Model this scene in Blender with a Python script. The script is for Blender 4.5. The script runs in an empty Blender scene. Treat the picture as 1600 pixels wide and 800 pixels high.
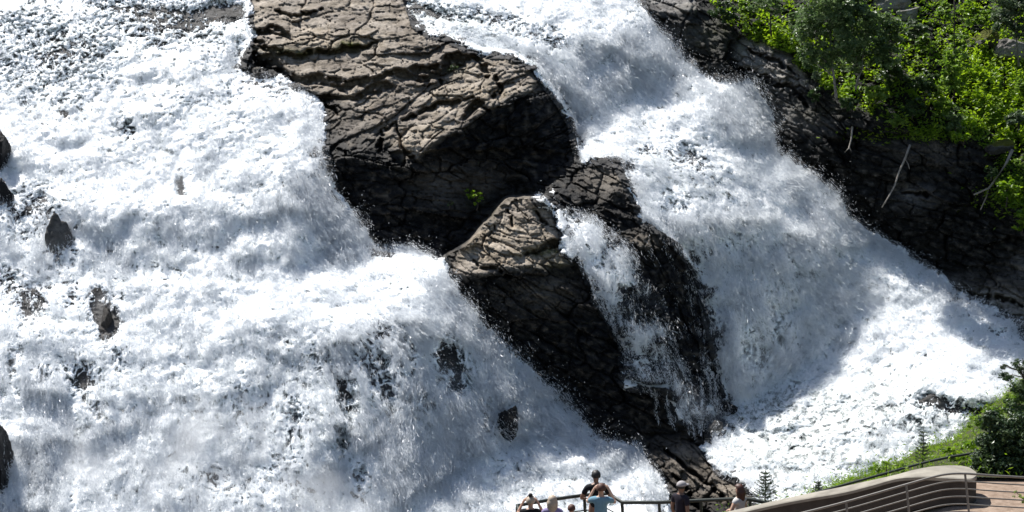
import bpy, bmesh, math, random
import numpy as np
from mathutils import Vector, Matrix, Quaternion
R_ = math.radians
random.seed(7); RNG = np.random.default_rng(7)
SC = bpy.context.scene
COL = SC.collection

# ------------------------------------------------------------------ camera, sky, sun, exposure
PITCH = 6.0; FPX = 2400.0
cam_d = bpy.data.cameras.new('camera'); cam = bpy.data.objects.new('camera', cam_d); COL.objects.link(cam)
cam.location = (0, 0, 0); cam.rotation_euler = (R_(90 - PITCH), 0, 0)
cam_d.sensor_width = 36; cam_d.lens = 36 * FPX / 1600; cam_d.clip_end = 1000; cam_d.clip_start = .1
SC.camera = cam
SUN = Vector((-0.38, 0.41, 0.83)).normalized()
elev = math.asin(SUN.z); azim = math.atan2(SUN.x, SUN.y)
w = bpy.data.worlds.new('World'); SC.world = w; w.use_nodes = True
nt = w.node_tree; nt.nodes.clear()
sky = nt.nodes.new('ShaderNodeTexSky'); sky.sky_type = 'NISHITA'; sky.sun_disc = False
sky.sun_elevation = elev; sky.sun_rotation = azim % (2 * math.pi)
bg = nt.nodes.new('ShaderNodeBackground'); bg.inputs[1].default_value = 0.064
out = nt.nodes.new('ShaderNodeOutputWorld')
nt.links.new(sky.outputs[0], bg.inputs[0]); nt.links.new(bg.outputs[0], out.inputs[0])
sl = bpy.data.lights.new('sun', 'SUN'); sl.energy = 5.0; sl.angle = R_(.53); sl.color = (1, .975, .935)
so = bpy.data.objects.new('sun', sl); COL.objects.link(so); so.rotation_euler = SUN.to_track_quat('Z', 'Y').to_euler()
so.location = (-20, 60, 60)
vs = SC.view_settings; vs.view_transform = 'Standard'; vs.look = 'None'; vs.exposure = 0.48; vs.gamma = 1
try: vs.use_curve_mapping = False
except Exception: pass
SC.cycles.max_bounces = 8; SC.cycles.diffuse_bounces = 3; SC.cycles.volume_bounces = 3; SC.cycles.transparent_max_bounces = 8

FW = np.array([0, math.cos(R_(PITCH)), -math.sin(R_(PITCH))]); UPV = np.array([0, math.sin(R_(PITCH)), math.cos(R_(PITCH))])
def ray(u, v):
    a = (u - 800) / FPX; b = (400 - v) / FPX
    return FW + a * np.array([1., 0, 0]) + b * UPV
def at(u, v, y):
    """the point of the place seen at (u, v) of the 1600 x 800 photograph, y metres away"""
    d = ray(u, v); return Vector(d * (y / d[1]))
def at_z(u, v, z):
    d = ray(u, v); return Vector(d * (z / d[2]))

# ------------------------------------------------------------------ object helpers
def tag(o, label=None, cat=None, group=None, kind=None):
    if label: o['label'] = label
    if cat: o['category'] = cat
    if group: o['group'] = group
    if kind: o['kind'] = kind
    return o
def empty(name, loc, label=None, cat=None, group=None, rz=0):
    o = bpy.data.objects.new(name, None); COL.objects.link(o); o.location = loc; o.rotation_euler = (0, 0, rz)
    o.empty_display_size = .2
    return tag(o, label, cat, group)
def link_mesh(name, me, mat, parent=None):
    if mat and not me.materials: me.materials.append(mat)
    o = bpy.data.objects.new(name, me); COL.objects.link(o)
    if parent: o.parent = parent
    return o
def np_mesh(name, V, F, mat, parent=None, smooth=True, attrs=None):
    me = bpy.data.meshes.new(name)
    V = np.ascontiguousarray(V, dtype=np.float32); F = np.ascontiguousarray(F, dtype=np.int32); k = F.shape[1]
    me.vertices.add(len(V)); me.vertices.foreach_set('co', V.ravel())
    me.loops.add(F.size); me.loops.foreach_set('vertex_index', F.ravel())
    me.polygons.add(len(F)); me.polygons.foreach_set('loop_start', np.arange(0, F.size, k, dtype=np.int32))
    me.polygons.foreach_set('use_smooth', np.full(len(F), smooth))
    me.update(calc_edges=True)
    if attrs:
        for an, av in attrs.items():
            if av.ndim == 2:
                a = me.attributes.new(an, 'FLOAT_VECTOR', 'POINT'); a.data.foreach_set('vector', np.ascontiguousarray(av, dtype=np.float32).ravel())
            else:
                a = me.attributes.new(an, 'FLOAT', 'POINT'); a.data.foreach_set('value', np.ascontiguousarray(av, dtype=np.float32))
    return link_mesh(name, me, mat, parent)

# ------------------------------------------------------------------ noise
_perm = np.random.default_rng(3).permutation(256).astype(np.int32); _perm = np.concatenate([_perm, _perm, _perm])
_g = np.random.default_rng(4).normal(size=(256, 3)).astype(np.float32); _g /= np.linalg.norm(_g, axis=1)[:, None]
def perlin(x, y, z):
    x = np.asarray(x, np.float32); y = np.asarray(y, np.float32); z = np.asarray(z, np.float32)
    x, y, z = np.broadcast_arrays(x, y, z)
    xi = np.floor(x).astype(np.int32); yi = np.floor(y).astype(np.int32); zi = np.floor(z).astype(np.int32)
    fx = x - xi; fy = y - yi; fz = z - zi
    wx = fx * fx * fx * (fx * (fx * 6 - 15) + 10); wy = fy * fy * fy * (fy * (fy * 6 - 15) + 10); wz = fz * fz * fz * (fz * (fz * 6 - 15) + 10)
    xi &= 255; yi &= 255; zi &= 255
    res = 0
    for dx in (0, 1):
        px = _perm[(xi + dx) & 255]; ax = wx if dx else 1 - wx
        for dy in (0, 1):
            py = _perm[px + ((yi + dy) & 255)]; ay = wy if dy else 1 - wy
            for dz in (0, 1):
                h = _perm[py + ((zi + dz) & 255)]; az = wz if dz else 1 - wz
                res = res + ax * ay * az * (_g[h, 0] * (fx - dx) + _g[h, 1] * (fy - dy) + _g[h, 2] * (fz - dz))
    return res * 1.6
def fbm(P, f, octs, gain=.5, seed=0., kind=0):
    """kind 0 plain, 1 billow (rounded lumps), 2 ridged (sharp crests)"""
    r = 0; a = 1; s = 0
    for i in range(octs):
        o = seed * 17.3 + i * 5.7
        n = perlin(P[..., 0] * f + o, P[..., 1] * f + o * .7, P[..., 2] * f - o)
        if kind == 1: n = np.abs(n) * 2 - .45
        elif kind == 2: n = .55 - np.abs(n) * 2
        r = r + a * n; s += a; a *= gain; f *= 2.07
    return r / s
def blur(A, s):
    if s <= 0: return A
    r = int(3 * s) + 1; k = np.exp(-.5 * (np.arange(-r, r + 1) / s) ** 2); k /= k.sum()
    def go(A, ax):
        pad = [(0, 0)] * A.ndim; pad[ax] = (r, r); B = np.pad(A, pad, mode='edge'); n = A.shape[ax]
        m = 1 << int(math.ceil(math.log2(B.shape[ax] + 2 * r + 1)))
        FB = np.fft.rfft(B, m, axis=ax); sh = [1] * A.ndim; sh[ax] = -1
        FK = np.fft.rfft(k, m).reshape(sh); C = np.fft.irfft(FB * FK, m, axis=ax)
        return np.take(C, np.arange(2 * r, 2 * r + n), axis=ax)
    return go(go(A, 0), 1).astype(np.float32)
def sstep(a, b, x):
    t = np.clip((x - a) / (b - a), 0, 1); return t * t * (3 - 2 * t)

# ------------------------------------------------------------------ survey grid of the gorge wall
H = 1.45
U0, U1, V0, V1 = -170, 1790, -120, 950
us = np.arange(U0, U1, H, dtype=np.float32); vs_ = np.arange(V0, V1, H, dtype=np.float32)
NU, NV = len(us), len(vs_)
UU, VV = np.meshgrid(us, vs_)
W1 = perlin(UU / 46, VV / 46, 1.3) * 9 + perlin(UU / 15, VV / 15, 4.3) * 4.5
W2 = perlin(UU / 46, VV / 46, 9.3) * 9 + perlin(UU / 15, VV / 15, 7.3) * 4.5
WU = UU + W1; WV = VV + W2
def poly_mask(pts, warp=1.0):
    X = UU + W1 * warp; Y = VV + W2 * warp
    p = np.array(pts, float); m = np.zeros(UU.shape, bool)
    i0 = max(0, int((p[:, 1].min() - 30 - V0) / H)); i1 = min(NV, int((p[:, 1].max() + 30 - V0) / H) + 1)
    j0 = max(0, int((p[:, 0].min() - 30 - U0) / H)); j1 = min(NU, int((p[:, 0].max() + 30 - U0) / H) + 1)
    if i1 <= i0 or j1 <= j0: return m
    X = X[i0:i1, j0:j1]; Y = Y[i0:i1, j0:j1]; s = np.zeros(X.shape, bool)
    for k in range(len(p)):
        x0, y0 = p[k]; x1, y1 = p[(k + 1) % len(p)]
        if y0 == y1: continue
        c = (y0 > Y) != (y1 > Y)
        s ^= c & (X < (x1 - x0) * (Y - y0) / (y1 - y0) + x0)
    m[i0:i1, j0:j1] = s
    return m
def line_mask(pts, wid, warp=.6):
    """a thick broken line; wid is one width or one per point"""
    p = np.array(pts, float); n = len(p); wd = np.full(n, wid, float) if np.isscalar(wid) else np.array(wid, float)
    X = UU + W1 * warp; Y = VV + W2 * warp; m = np.zeros(UU.shape, bool)
    i0 = max(0, int((p[:, 1].min() - 40 - V0) / H)); i1 = min(NV, int((p[:, 1].max() + 40 - V0) / H) + 1)
    j0 = max(0, int((p[:, 0].min() - 40 - U0) / H)); j1 = min(NU, int((p[:, 0].max() + 40 - U0) / H) + 1)
    X = X[i0:i1, j0:j1]; Y = Y[i0:i1, j0:j1]; s = np.zeros(X.shape, bool)
    for k in range(n - 1):
        d = p[k + 1] - p[k]; L2 = (d ** 2).sum() + 1e-6
        t = np.clip(((X - p[k, 0]) * d[0] + (Y - p[k, 1]) * d[1]) / L2, 0, 1)
        q = np.hypot(X - p[k, 0] - t * d[0], Y - p[k, 1] - t * d[1])
        s |= q < .5 * (wd[k] * (1 - t) + wd[k + 1] * t)
    m[i0:i1, j0:j1] = s
    return m
def blob(u, v, ru, rv, rot=0, hard=1.0):
    c, s = math.cos(R_(rot)), math.sin(R_(rot)); X = UU + W1 * .8 - u; Y = VV + W2 * .8 - v
    a = (X * c + Y * s) / ru; b = (-X * s + Y * c) / rv
    return np.exp(-(a * a + b * b) ** hard)
def outside_dist(m):
    d = np.where(m, 0, 1e6).astype(np.float32)
    for ax in (1, 0):
        n = d.shape[ax]; sh = (1, n) if ax == 1 else (n, 1); x = np.arange(n, dtype=np.float32).reshape(sh)
        f = np.minimum.accumulate(d - x, axis=ax) + x
        b = np.flip(np.minimum.accumulate(np.flip(d + x, ax), axis=ax), ax) - x
        d = np.minimum(f, b)
    return d * H
def nrm(al, ph=0.):
    a, p = R_(al), R_(ph); return np.array([math.sin(a) * math.sin(p), -math.sin(a) * math.cos(p), math.cos(a)], np.float32)

# --- outlines of the dry and wet rock masses (photo coordinates of their edges on the gorge wall)
P_BIG = [(372,-120),(378,0),(396,55),(372,98),(372,112),(440,125),(488,160),(506,190),(500,240),(518,290),(552,350),(585,384),(640,390),(690,402),
         (735,385),(775,345),(800,315),(850,305),(912,275),(902,225),(896,190),(868,145),(836,100),(800,84),(740,74),(650,42),(640,-5),(600,-120)]
P_WEDGE = [(690,402),(735,372),(790,308),(832,308),(872,326),(886,360),(880,395),(912,405),(935,470),(958,505),(975,530),(978,600),(1050,610),(1066,650),
           (1120,668),(1110,700),(1060,690),(1010,705),(985,700),(940,690),(868,622),(792,556),(752,510),(712,452),(694,432)]
P_UPNUB = [(862,300),(905,255),(935,243),(962,252),(985,282),(1002,322),(1004,350),(985,378),(962,384),(935,350),(905,334),(880,332),(840,306)]
P_MID = [(962,366),(1010,345),(1060,378),(1092,420),(1108,500),(1130,580),(1140,640),(1110,665),(1092,640),(1066,590),(1044,530),(1028,480),(1003,440),(980,400)]
P_LOW = [(985,690),(1050,672),(1090,690),(1130,735),(1172,760),(1185,780),(1200,870),(1060,880),(1040,770),(1008,712)]
P_CLIFF = [(985,-120),(998,0),(1030,45),(1062,88),(1105,128),(1140,128),(1168,136),(1198,178),(1208,235),(1250,262),(1300,303),(1322,345),(1400,390),(1468,430),(1500,464),(1558,492),(1600,522),(1800,590),(1800,-120)]
P_VEG = [(1085,-120),(1105,0),(1140,44),(1185,58),(1240,95),(1275,130),(1330,172),(1395,200),(1470,212),(1530,225),(1548,270),(1570,320),(1610,335),(1800,380),(1800,-120)]
M_BIG = poly_mask(P_BIG, .6); M_WEDGE = poly_mask(P_WEDGE, .6) & ~M_BIG; M_UPNUB = poly_mask(P_UPNUB, .6) & ~M_BIG & ~M_WEDGE
M_MID = poly_mask(P_MID, .6) & ~M_UPNUB; M_LOW = poly_mask(P_LOW, .6) & ~M_WEDGE & ~M_MID; M_CLIFF = poly_mask(P_CLIFF, .8)
M_VEG = poly_mask(P_VEG, 1.) & M_CLIFF
ROCKY = M_BIG | M_WEDGE | M_UPNUB | M_MID | M_LOW | M_CLIFF

# --- how steep each stretch of the wall is (degrees from level, degrees it faces to the right of the camera)
N = np.empty(UU.shape + (3,), np.float32); N[:] = nrm(36, 4)
def paint(m, al, ph=0.): N[m] = nrm(al, ph)
WATER = [
 ([(-200,-150),(460,-150),(430,110),(-200,110)], 30, 0),
 ([(-200,110),(420,110),(480,180),(500,250),(440,300),(200,330),(-200,300)], 33, -6),
 ([(-200,300),(200,330),(440,300),(470,420),(300,430),(-200,420)], 40, -4),
 ([(-200,560),(60,520),(110,600),(90,800),(60,960),(-200,960)], 46, 6),
 ([(-200,410),(300,430),(560,420),(700,415),(720,460),(560,520),(330,500),(110,540),(-200,520)], 27, -2),
 ([(-200,640),(0,620),(60,640),(40,700),(-200,720)], 22, 0),
 ([(110,540),(330,500),(560,520),(640,560),(600,700),(560,960),(80,960)], 36, -10),
 ([(480,250),(500,290),(540,340),(580,390),(560,410),(500,400),(450,340),(440,290)], 74, 45),
 ([(585,392),(690,408),(680,420),(600,408)], 30, 60),
 ([(500,520),(560,520),(700,470),(640,560),(660,640),(640,700),(520,700)], 67, 18),
 ([(700,430),(745,505),(790,560),(868,625),(940,695),(985,705),(960,740),(900,700),(860,690),(800,700),(740,720),(700,770),(600,800),(600,700),(650,640),(640,560),(660,470)], 68, 40),
 ([(740,715),(800,695),(870,700),(950,745),(1000,715),(1040,770),(1060,960),(560,960),(640,800)], 26, 0),
 ([(640,-150),(1000,-150),(1040,40),(900,60),(800,84),(740,74),(650,42)], 30, 0),
 ([(800,84),(900,55),(1040,50),(1100,130),(1080,150),(1000,150),(960,185),(905,190)], 56, 10),
 ([(1095,120),(1165,136),(1200,180),(1210,240),(1160,230),(1110,180)], 74, 50),
 ([(905,190),(1000,150),(1090,155),(1150,230),(1200,290),(1090,270),(980,260),(905,240)], 22, -8),
 ([(960,250),(1090,268),(1200,290),(1300,360),(1240,370),(1100,330),(1010,345)], 36, 8),
 ([(1200,225),(1250,262),(1320,345),(1400,395),(1380,430),(1320,390),(1250,320)], 70, 14),
 ([(1005,345),(1100,330),(1200,340),(1310,400),(1340,470),(1320,530),(1240,580),(1140,645),(1120,590),(1095,430)], 71, 26),
 ([(1320,390),(1400,400),(1560,495),(1700,560),(1560,600),(1400,560),(1330,540),(1345,470)], 20, -15),
 ([(1330,540),(1400,560),(1560,600),(1700,570),(1700,960),(1060,960),(1100,700),(1140,645),(1240,580)], 15, -14),
 ([(1400,640),(1440,612),(1500,620),(1560,640),(1500,690),(1400,740),(1300,700)], 34, -24),
 ([(890,335),(940,345),(1000,400),(1020,480),(1050,520),(1090,600),(1130,650),(1060,640),(1040,560),(970,500),(920,430)], 52, 8),
]
for p, al, ph in WATER: paint(poly_mask(p, 1.2), al, ph)
N = blur(N, 11 / H)
# broad humps in the streams
for k, (f, a) in enumerate(((1 / 90., .13), (1 / 38., .20), (1/18., .18))):
    m = ~ROCKY
    N[..., 0] += m * a * perlin(UU * f, VV * f * 1.3, 20.5 + k)
    N[..., 2] += m * a * 1.1 * perlin(UU * f + 40, VV * f * 1.3, 30.5 + k)
Nw = N.copy()
ROCK = [
 # upper slabs of the big outcrop
 (P_BIG, 30, -4),
 ([(372,-120),(378,0),(398,58),(388,66),(360,60),(350,-10)], 82, -50),
 ([(600,-120),(650,-10),(660,45),(600,30),(560,0),(540,-120)], 30, 30),
 ([(380,85),(420,92),(470,130),(500,165),(508,195),(470,170),(430,130),(370,116)], 48, -12),
 ([(500,160),(560,155),(600,150),(570,200),(560,245),(505,250),(508,195)], 44, -24),
 ([(500,150),(560,130),(620,118),(700,112),(770,122),(836,110),(832,140),(800,150),(760,175),(700,205),(640,240),(600,236),(560,240),(530,200)], 36, -6),
 ([(700,75),(836,100),(836,130),(770,120),(720,95)], 26, 12),
 ([(495,250),(560,238),(600,246),(640,250),(690,215),(770,165),(800,152),(832,138),(850,110),(870,145),(897,190),(903,235),(905,262),(850,300),(800,312),(735,380),(690,402),(590,386),(540,335),(510,285)], 91, 14),
 ([(836,98),(868,145),(897,190),(903,235),(860,240),(836,180),(832,138)], 78, 50),
 ([(655,285),(690,270),(750,250),(772,285),(790,305),(745,350),(690,335),(640,310)], 66, 5),
 ([(560,236),(600,236),(612,262),(596,286),(566,270)], 70, 10),
 ([(780,300),(850,250),(905,240),(912,275),(862,303),(800,318)], 32, 15),
 # wedge
 (P_WEDGE, 96, 8),
 ([(690,404),(735,374),(790,310),(832,308),(872,326),(886,356),(872,366),(868,384),(820,392),(760,430),(700,433)], 30, 4),
 ([(868,384),(910,402),(905,412),(800,418),(740,432),(760,425),(820,400)], 34, 10),
 ([(800,388),(868,376),(872,392),(838,396)], 86, 5),
 ([(700,434),(800,420),(905,412),(935,470),(915,520),(860,545),(800,490),(752,505)], 85, 6),
 ([(975,532),(1010,530),(1050,560),(1066,600),(1030,585),(1000,605),(978,600)], 34, 0),
 ([(980,604),(1066,602),(1085,660),(1060,690),(990,690)], 88, 15),
 # nub by the right stream
 (P_UPNUB, 34, 0),
 ([(862,300),(910,300),(935,322),(960,300),(988,282),(1003,322),(1004,352),(968,364),(928,344),(880,332)], 86, 18),
 # rock right of the trickle
 (P_MID, 82, 26),
 ([(962,362),(1010,346),(1062,380),(1040,390),(990,386)], 34, 5),
 ([(1035,478),(1060,485),(1065,500),(1040,500)], 30, 5),
 # low ridge
 (P_LOW, 36, -10),
 ([(985,695),(1015,715),(1040,775),(1055,880),(1000,880),(1000,760)], 60, -30),
 ([(1015,700),(1060,712),(1110,750),(1140,790),(1110,780),(1060,745),(1015,718)], 75, -15),
 ([(1100,757),(1165,758),(1185,785),(1130,772)], 18, 10),
 # cliff under the wooded bank
 (P_CLIFF, 93, -12),
 ([(998,0),(1000,-120),(1100,-120),(1100,0),(1085,18),(1020,20)], 30, 10),
 ([(1015,18),(1085,18),(1150,55),(1155,130),(1110,120),(1060,80)], 80, -8),
 ([(1148,60),(1185,58),(1245,100),(1262,128),(1230,135),(1185,118),(1150,95)], 44, -22),
 ([(1185,118),(1230,135),(1262,128),(1340,180),(1335,215),(1270,215),(1205,170)], 80, -14),
 ([(1140,128),(1185,128),(1230,190),(1330,215),(1400,240),(1420,300),(1340,330),(1240,260),(1200,180)], 104, -10),
 ([(1400,205),(1530,225),(1540,260),(1460,290),(1400,262)], 84, -15),
 ([(1405,292),(1455,285),(1480,312),(1440,330),(1408,320)], 40, -10),
 ([(1330,345),(1400,330),(1500,350),(1600,380),(1800,420),(1800,480),(1560,430),(1480,440),(1400,392)], 82, -14),
 ([(1465,428),(1500,430),(1600,455),(1800,500),(1800,600),(1600,524),(1558,494),(1500,466)], 40, -8),
 ([(1585,405),(1640,400),(1660,450),(1590,445)], 38, -20),
 ([(1550,430),(1600,425),(1620,445),(1560,452)], 40, -10),
 (P_VEG, 37, -8),
 ([(1370,-20),(1430,-20),(1425,8),(1380,14)], 70, 0),
]
for k, (p, al, ph) in enumerate(ROCK):
    m = poly_mask(p, .6) & ROCKY
    paint(m, al, ph)
# dark ledges across the slabs: short risers that overhang
LEDGE = [
 ([(394,50),(430,50),(462,57)], [9,10,2], 100), ([(402,62),(425,82),(470,83),(545,77),(592,72)], [5,9,6,6,2], 104),
 ([(432,24),(470,25),(506,18)], [2,4,2], 98), ([(404,92),(432,98),(452,118),(500,126),(545,132),(580,126),(618,112),(660,122)], [10,14,13,12,12,9,6,10], 104),
 ([(610,118),(650,112),(690,106),(712,98)], [5,16,22,22], 106), ([(712,94),(740,88),(756,98),(768,118)], [6,6,8,5], 100), ([(686,112),(690,132)], [12,5], 100),
 ([(448,146),(500,150),(560,152),(590,138),(614,138)], [3,6,7,11,3], 100), ([(590,230),(596,205),(612,196)], [6,5,2], 95), ([(618,200),(640,245)], [3,6], 95),
 ([(615,196),(660,178),(705,162),(740,150)], [2,4,4,2], 96), ([(725,180),(745,160),(762,172)], [8,12,6], 98), ([(780,118),(786,140),(770,152)], [4,8,6], 95),
 ([(440,160),(520,170),(530,185)], [3,4,2], 90), ([(860,130),(880,170)], [3,5], 92),
 ([(820,396),(868,382)], [3,9], 100), ([(745,408),(790,436)], [2,3], 92), ([(792,330),(800,352)], [2,3], 92), ([(836,322),(856,350)], [2,3], 92),
 ([(1040,702),(1080,735),(1125,778)], [3,7,4], 98), ([(1050,745),(1100,800)], [3,8], 98), ([(1080,690),(1130,735)], [2,4], 92),
 ([(1155,110),(1220,128),(1262,160)], [3,5,3], 96), ([(1160,80),(1200,90),(1250,120)], [2,4,2], 92), 
 ([(1480,450),(1540,462),(1600,480)], [3,5,4], 96), ([(1410,302),(1450,306)], [2,4], 95), ([(1500,475),(1560,482)], [3,4], 95)]
M_LEDGE = np.zeros(UU.shape, bool)
for p, wd, al in LEDGE:
    m = line_mask(p, [x * 1.3 + .3 for x in wd], 1.0) & ROCKY & (perlin(UU / 9, VV / 6, 44.) > -.28); M_LEDGE |= m
    paint(m, al, 5)
N = np.where(ROCKY[..., None], blur(N, .7), N)
# facets: small random tilts, blocky, on the rock only
cu = UU * .86 + VV * .5 + W1 * 1.5; cv = -UU * .5 + VV * .86 + W2 * 1.5
def cells(su, sv, seed):
    iu = np.floor(cu / su).astype(np.int64); iv = np.floor((cv / sv) + .37 * (iu % 3)).astype(np.int64)
    h = (iu * 73856093 ^ iv * 19349663 ^ seed * 83492791) & 0xffffff
    r = np.random.default_rng(seed).random(4096); return r[h % 4096] - .5, r[(h // 7 + 991) % 4096] - .5
for (a, b, amp, sd) in ((46, 22, .34, 1), (19, 9, .36, 2), (9, 6, .22, 3)):
    r1, r2 = cells(a, b, sd); N[..., 0] += ROCKY * amp * r1; N[..., 2] += ROCKY * amp * r2 * .9
N /= np.linalg.norm(N, axis=2)[..., None]

# --- integrate the steepness into one surface (least squares on the log of the depth)
RV = np.array([1., 0, 0]); A_ = (UU - 800) / FPX; B_ = (400 - VV) / FPX
D3 = FW[None, None] + A_[..., None] * RV + B_[..., None] * UPV
nd = np.minimum((N * D3).sum(2), -.13)
gu = -(N @ RV.astype(np.float32)) / nd / FPX * H
gv = (N @ UPV.astype(np.float32)) / nd / FPX * H
# a jump in depth where the outcrop stands in front of the stream behind it
def jump(pts, dirn, amt, wid=5):
    m = line_mask(pts, wid, .6).astype(np.float32)
    n = wid / H
    gu[...] += m * dirn[0] * amt / n; gv[...] += m * dirn[1] * amt / n
jump([(640,40),(740,72),(800,84),(836,98),(870,145),(898,190),(904,235)], (.75, -.65), .020)
jump([(985,275),(1003,322),(1062,380),(1095,425)], (.8, -.5), .010)
jump([(690,404),(735,374),(790,308),(850,308)], (.5, .8), -.045, 6)
jump([(376,0),(397,60),(372,100)], (-.9, 0), .010)
def poisson(gu, gv):
    f = np.zeros(gu.shape); f[:, 1:] += gu[:, 1:]; f[:, :-1] -= gu[:, 1:]; f[1:, :] += gv[1:, :]; f[:-1, :] -= gv[1:, :]
    n, m = f.shape
    def dct(a, ax):
        k = a.shape[ax]; b = np.concatenate([a, np.flip(a, ax)], ax); F = np.fft.fft(b, axis=ax)
        F = np.take(F, np.arange(k), axis=ax); sh = [1, 1]; sh[ax] = -1
        return (F * np.exp(-1j * np.pi * np.arange(k) / (2 * k)).reshape(sh)).real
    def idct(a, ax):
        k = a.shape[ax]; sh = [1, 1]; sh[ax] = -1
        c = a * np.exp(1j * np.pi * np.arange(k) / (2 * k)).reshape(sh)
        z = np.zeros_like(np.take(c, [0], axis=ax)); rest = np.conj(np.flip(np.take(c, np.arange(1, k), axis=ax), ax))
        return np.take(np.fft.ifft(np.concatenate([c, z, rest], ax), axis=ax).real, np.arange(k), axis=ax)
    F = dct(dct(f, 0), 1)
    lam = (2 * np.cos(np.pi * np.arange(n) / n) - 2)[:, None] + (2 * np.cos(np.pi * np.arange(m) / m) - 2)[None]
    lam[0, 0] = 1; F = F / -lam * -1; F[0, 0] = 0
    return idct(idct(F, 1), 0)
L = -poisson(gu, gv)
def gi(u, v): return int(np.clip((v - V0) / H, 0, NV - 1)), int(np.clip((u - U0) / H, 0, NU - 1))
# sign check: going down the picture the wall must come nearer
if L[gi(300, 780)] > L[gi(300, 20)]: L = -L
L += math.log(47.0) - L[gi(620, 790)]
T = np.exp(L).astype(np.float32)
print('depth', [(q, round(float(T[gi(*q)]), 1)) for q in ((100,20),(100,780),(620,20),(620,790),(900,20),(1300,620),(1450,700),(1560,100),(1500,460),(1200,760),(900,600))])
P0 = (D3 * T[..., None]).astype(np.float32)
def base_t(u, v): return float(T[gi(u, v)])
def on_wall(u, v, back=0.):
    t = base_t(u, v) + back; return Vector(ray(u, v) * t)

# ------------------------------------------------------------------ direction of flow and streaks along it
FL = [(60,50,.6,1),(250,60,.1,1),(60,250,.25,1),(300,250,.1,1),(450,250,.5,1),(100,450,.05,1),(350,450,.15,1),(560,440,.7,.8),(80,700,0,1),(300,700,.05,1),(520,650,.2,1),
      (680,480,.8,1),(760,600,.6,1),(880,700,.8,.8),(660,720,.2,1),(750,10,1,.45),(900,30,.8,.8),(900,130,.7,1),(1040,120,.6,1),(1160,180,.5,1),(1000,210,.9,.5),(1150,290,.9,.9),(1080,420,.35,1),
      (1200,450,.3,1),(1280,400,.9,1),(1250,320,1,.9),(1150,580,.15,1),(1400,450,1,.4),(1450,560,-.5,.7),(1250,620,-1,.5),(1350,680,-.8,.9),(1500,660,-.7,.6),(1180,720,-.9,.5),(1560,560,-.9,.6),
      (920,370,.6,1),(980,460,.3,1),(1040,600,.15,1),(1090,640,.5,.9)]
fx = np.zeros(UU.shape, np.float32); fy = np.zeros_like(fx); ws = np.zeros_like(fx) + 1e-6
for (a, b, dx, dy) in FL:
    q = np.exp(-((UU - a) ** 2 + (VV - b) ** 2) / (2 * 62. ** 2)); l = math.hypot(dx, dy); fx += q * dx / l; fy += q * dy / l; ws += q
fx /= ws; fy /= ws
fx += .55 * perlin(UU / 60, VV / 60, 51.) + .3 * perlin(UU / 22, VV / 22, 52.); fy += .4 * perlin(UU / 60, VV / 60, 53.) + .3 * perlin(UU / 22, VV / 22, 54.)
l = np.hypot(fx, fy) + 1e-4; fx /= l; fy /= l
def lic(src, steps):
    acc = src.copy(); wt = 1.
    for sgn in (1, -1):
        pi = np.broadcast_to(np.arange(NV, dtype=np.float32)[:, None], UU.shape).copy(); pj = np.broadcast_to(np.arange(NU, dtype=np.float32)[None], UU.shape).copy()
        for s in range(steps):
            ii = np.clip(pi + .5, 0, NV - 1).astype(np.int32); jj = np.clip(pj + .5, 0, NU - 1).astype(np.int32)
            pi += sgn * fy[ii, jj]; pj += sgn * fx[ii, jj]
            ii = np.clip(pi + .5, 0, NV - 1).astype(np.int32); jj = np.clip(pj + .5, 0, NU - 1).astype(np.int32)
            k = 1 - (s + 1) / (steps + 1); acc += src[ii, jj] * k
    acc -= acc.mean(); acc /= acc.std(); return acc
LIC1 = lic(RNG.normal(size=UU.shape).astype(np.float32), 5)
LIC2 = lic(blur(RNG.normal(size=UU.shape), 1.2), 11)
LIC3 = lic(blur(RNG.normal(size=UU.shape), 2.8), 22)

# ------------------------------------------------------------------ materials
def mat(name, base=(.5,.5,.5), rough=.6, spec=.5):
    m = bpy.data.materials.new(name); m.use_nodes = True; t = m.node_tree; b = t.nodes['Principled BSDF']
    b.inputs['Base Color'].default_value = (*base, 1); b.inputs['Roughness'].default_value = rough
    b.inputs['Specular IOR Level'].default_value = spec
    return m, t, b
def nd_(t, typ, **kw):
    n = t.nodes.new(typ)
    for k, v in kw.items(): setattr(n, k, v)
    return n
def noise_node(t, scale, detail=6, rough=.6, vec=None, dist=0):
    n = nd_(t, 'ShaderNodeTexNoise'); n.inputs['Scale'].default_value = scale; n.inputs['Detail'].default_value = detail
    n.inputs['Roughness'].default_value = rough; n.inputs['Distortion'].default_value = dist
    if vec is None:
        g = nd_(t, 'ShaderNodeTexCoord'); vec = g.outputs['Object']
    t.links.new(vec, n.inputs['Vector']); return n
def ramp(t, fac, stops):
    r = nd_(t, 'ShaderNodeValToRGB'); e = r.color_ramp.elements
    while len(e) > 1: e.remove(e[0])
    e[0].position = stops[0][0]; e[0].color = (*stops[0][1], 1)
    for p, c in stops[1:]:
        x = e.new(p); x.color = (*c, 1)
    t.links.new(fac, r.inputs[0]); return r
def mixc(t, fac, a, b, mode='MIX'):
    m = nd_(t, 'ShaderNodeMix', data_type='RGBA', blend_type=mode)
    for s, x in ((0, fac), (6, a), (7, b)):
        if hasattr(x, 'links'): t.links.new(x, m.inputs[s])
        elif s == 0: m.inputs[0].default_value = x
        else: m.inputs[s].default_value = (*x, 1)
    return m.outputs[2]
def bump(t, b, h, strength=.5, dist=.02, prev=None):
    n = nd_(t, 'ShaderNodeBump'); n.inputs['Strength'].default_value = strength; n.inputs['Distance'].default_value = dist
    t.links.new(h, n.inputs['Height'])
    if prev is not None: t.links.new(prev, n.inputs['Normal'])
    t.links.new(n.outputs[0], b.inputs['Normal']); return n.outputs[0]
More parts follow.
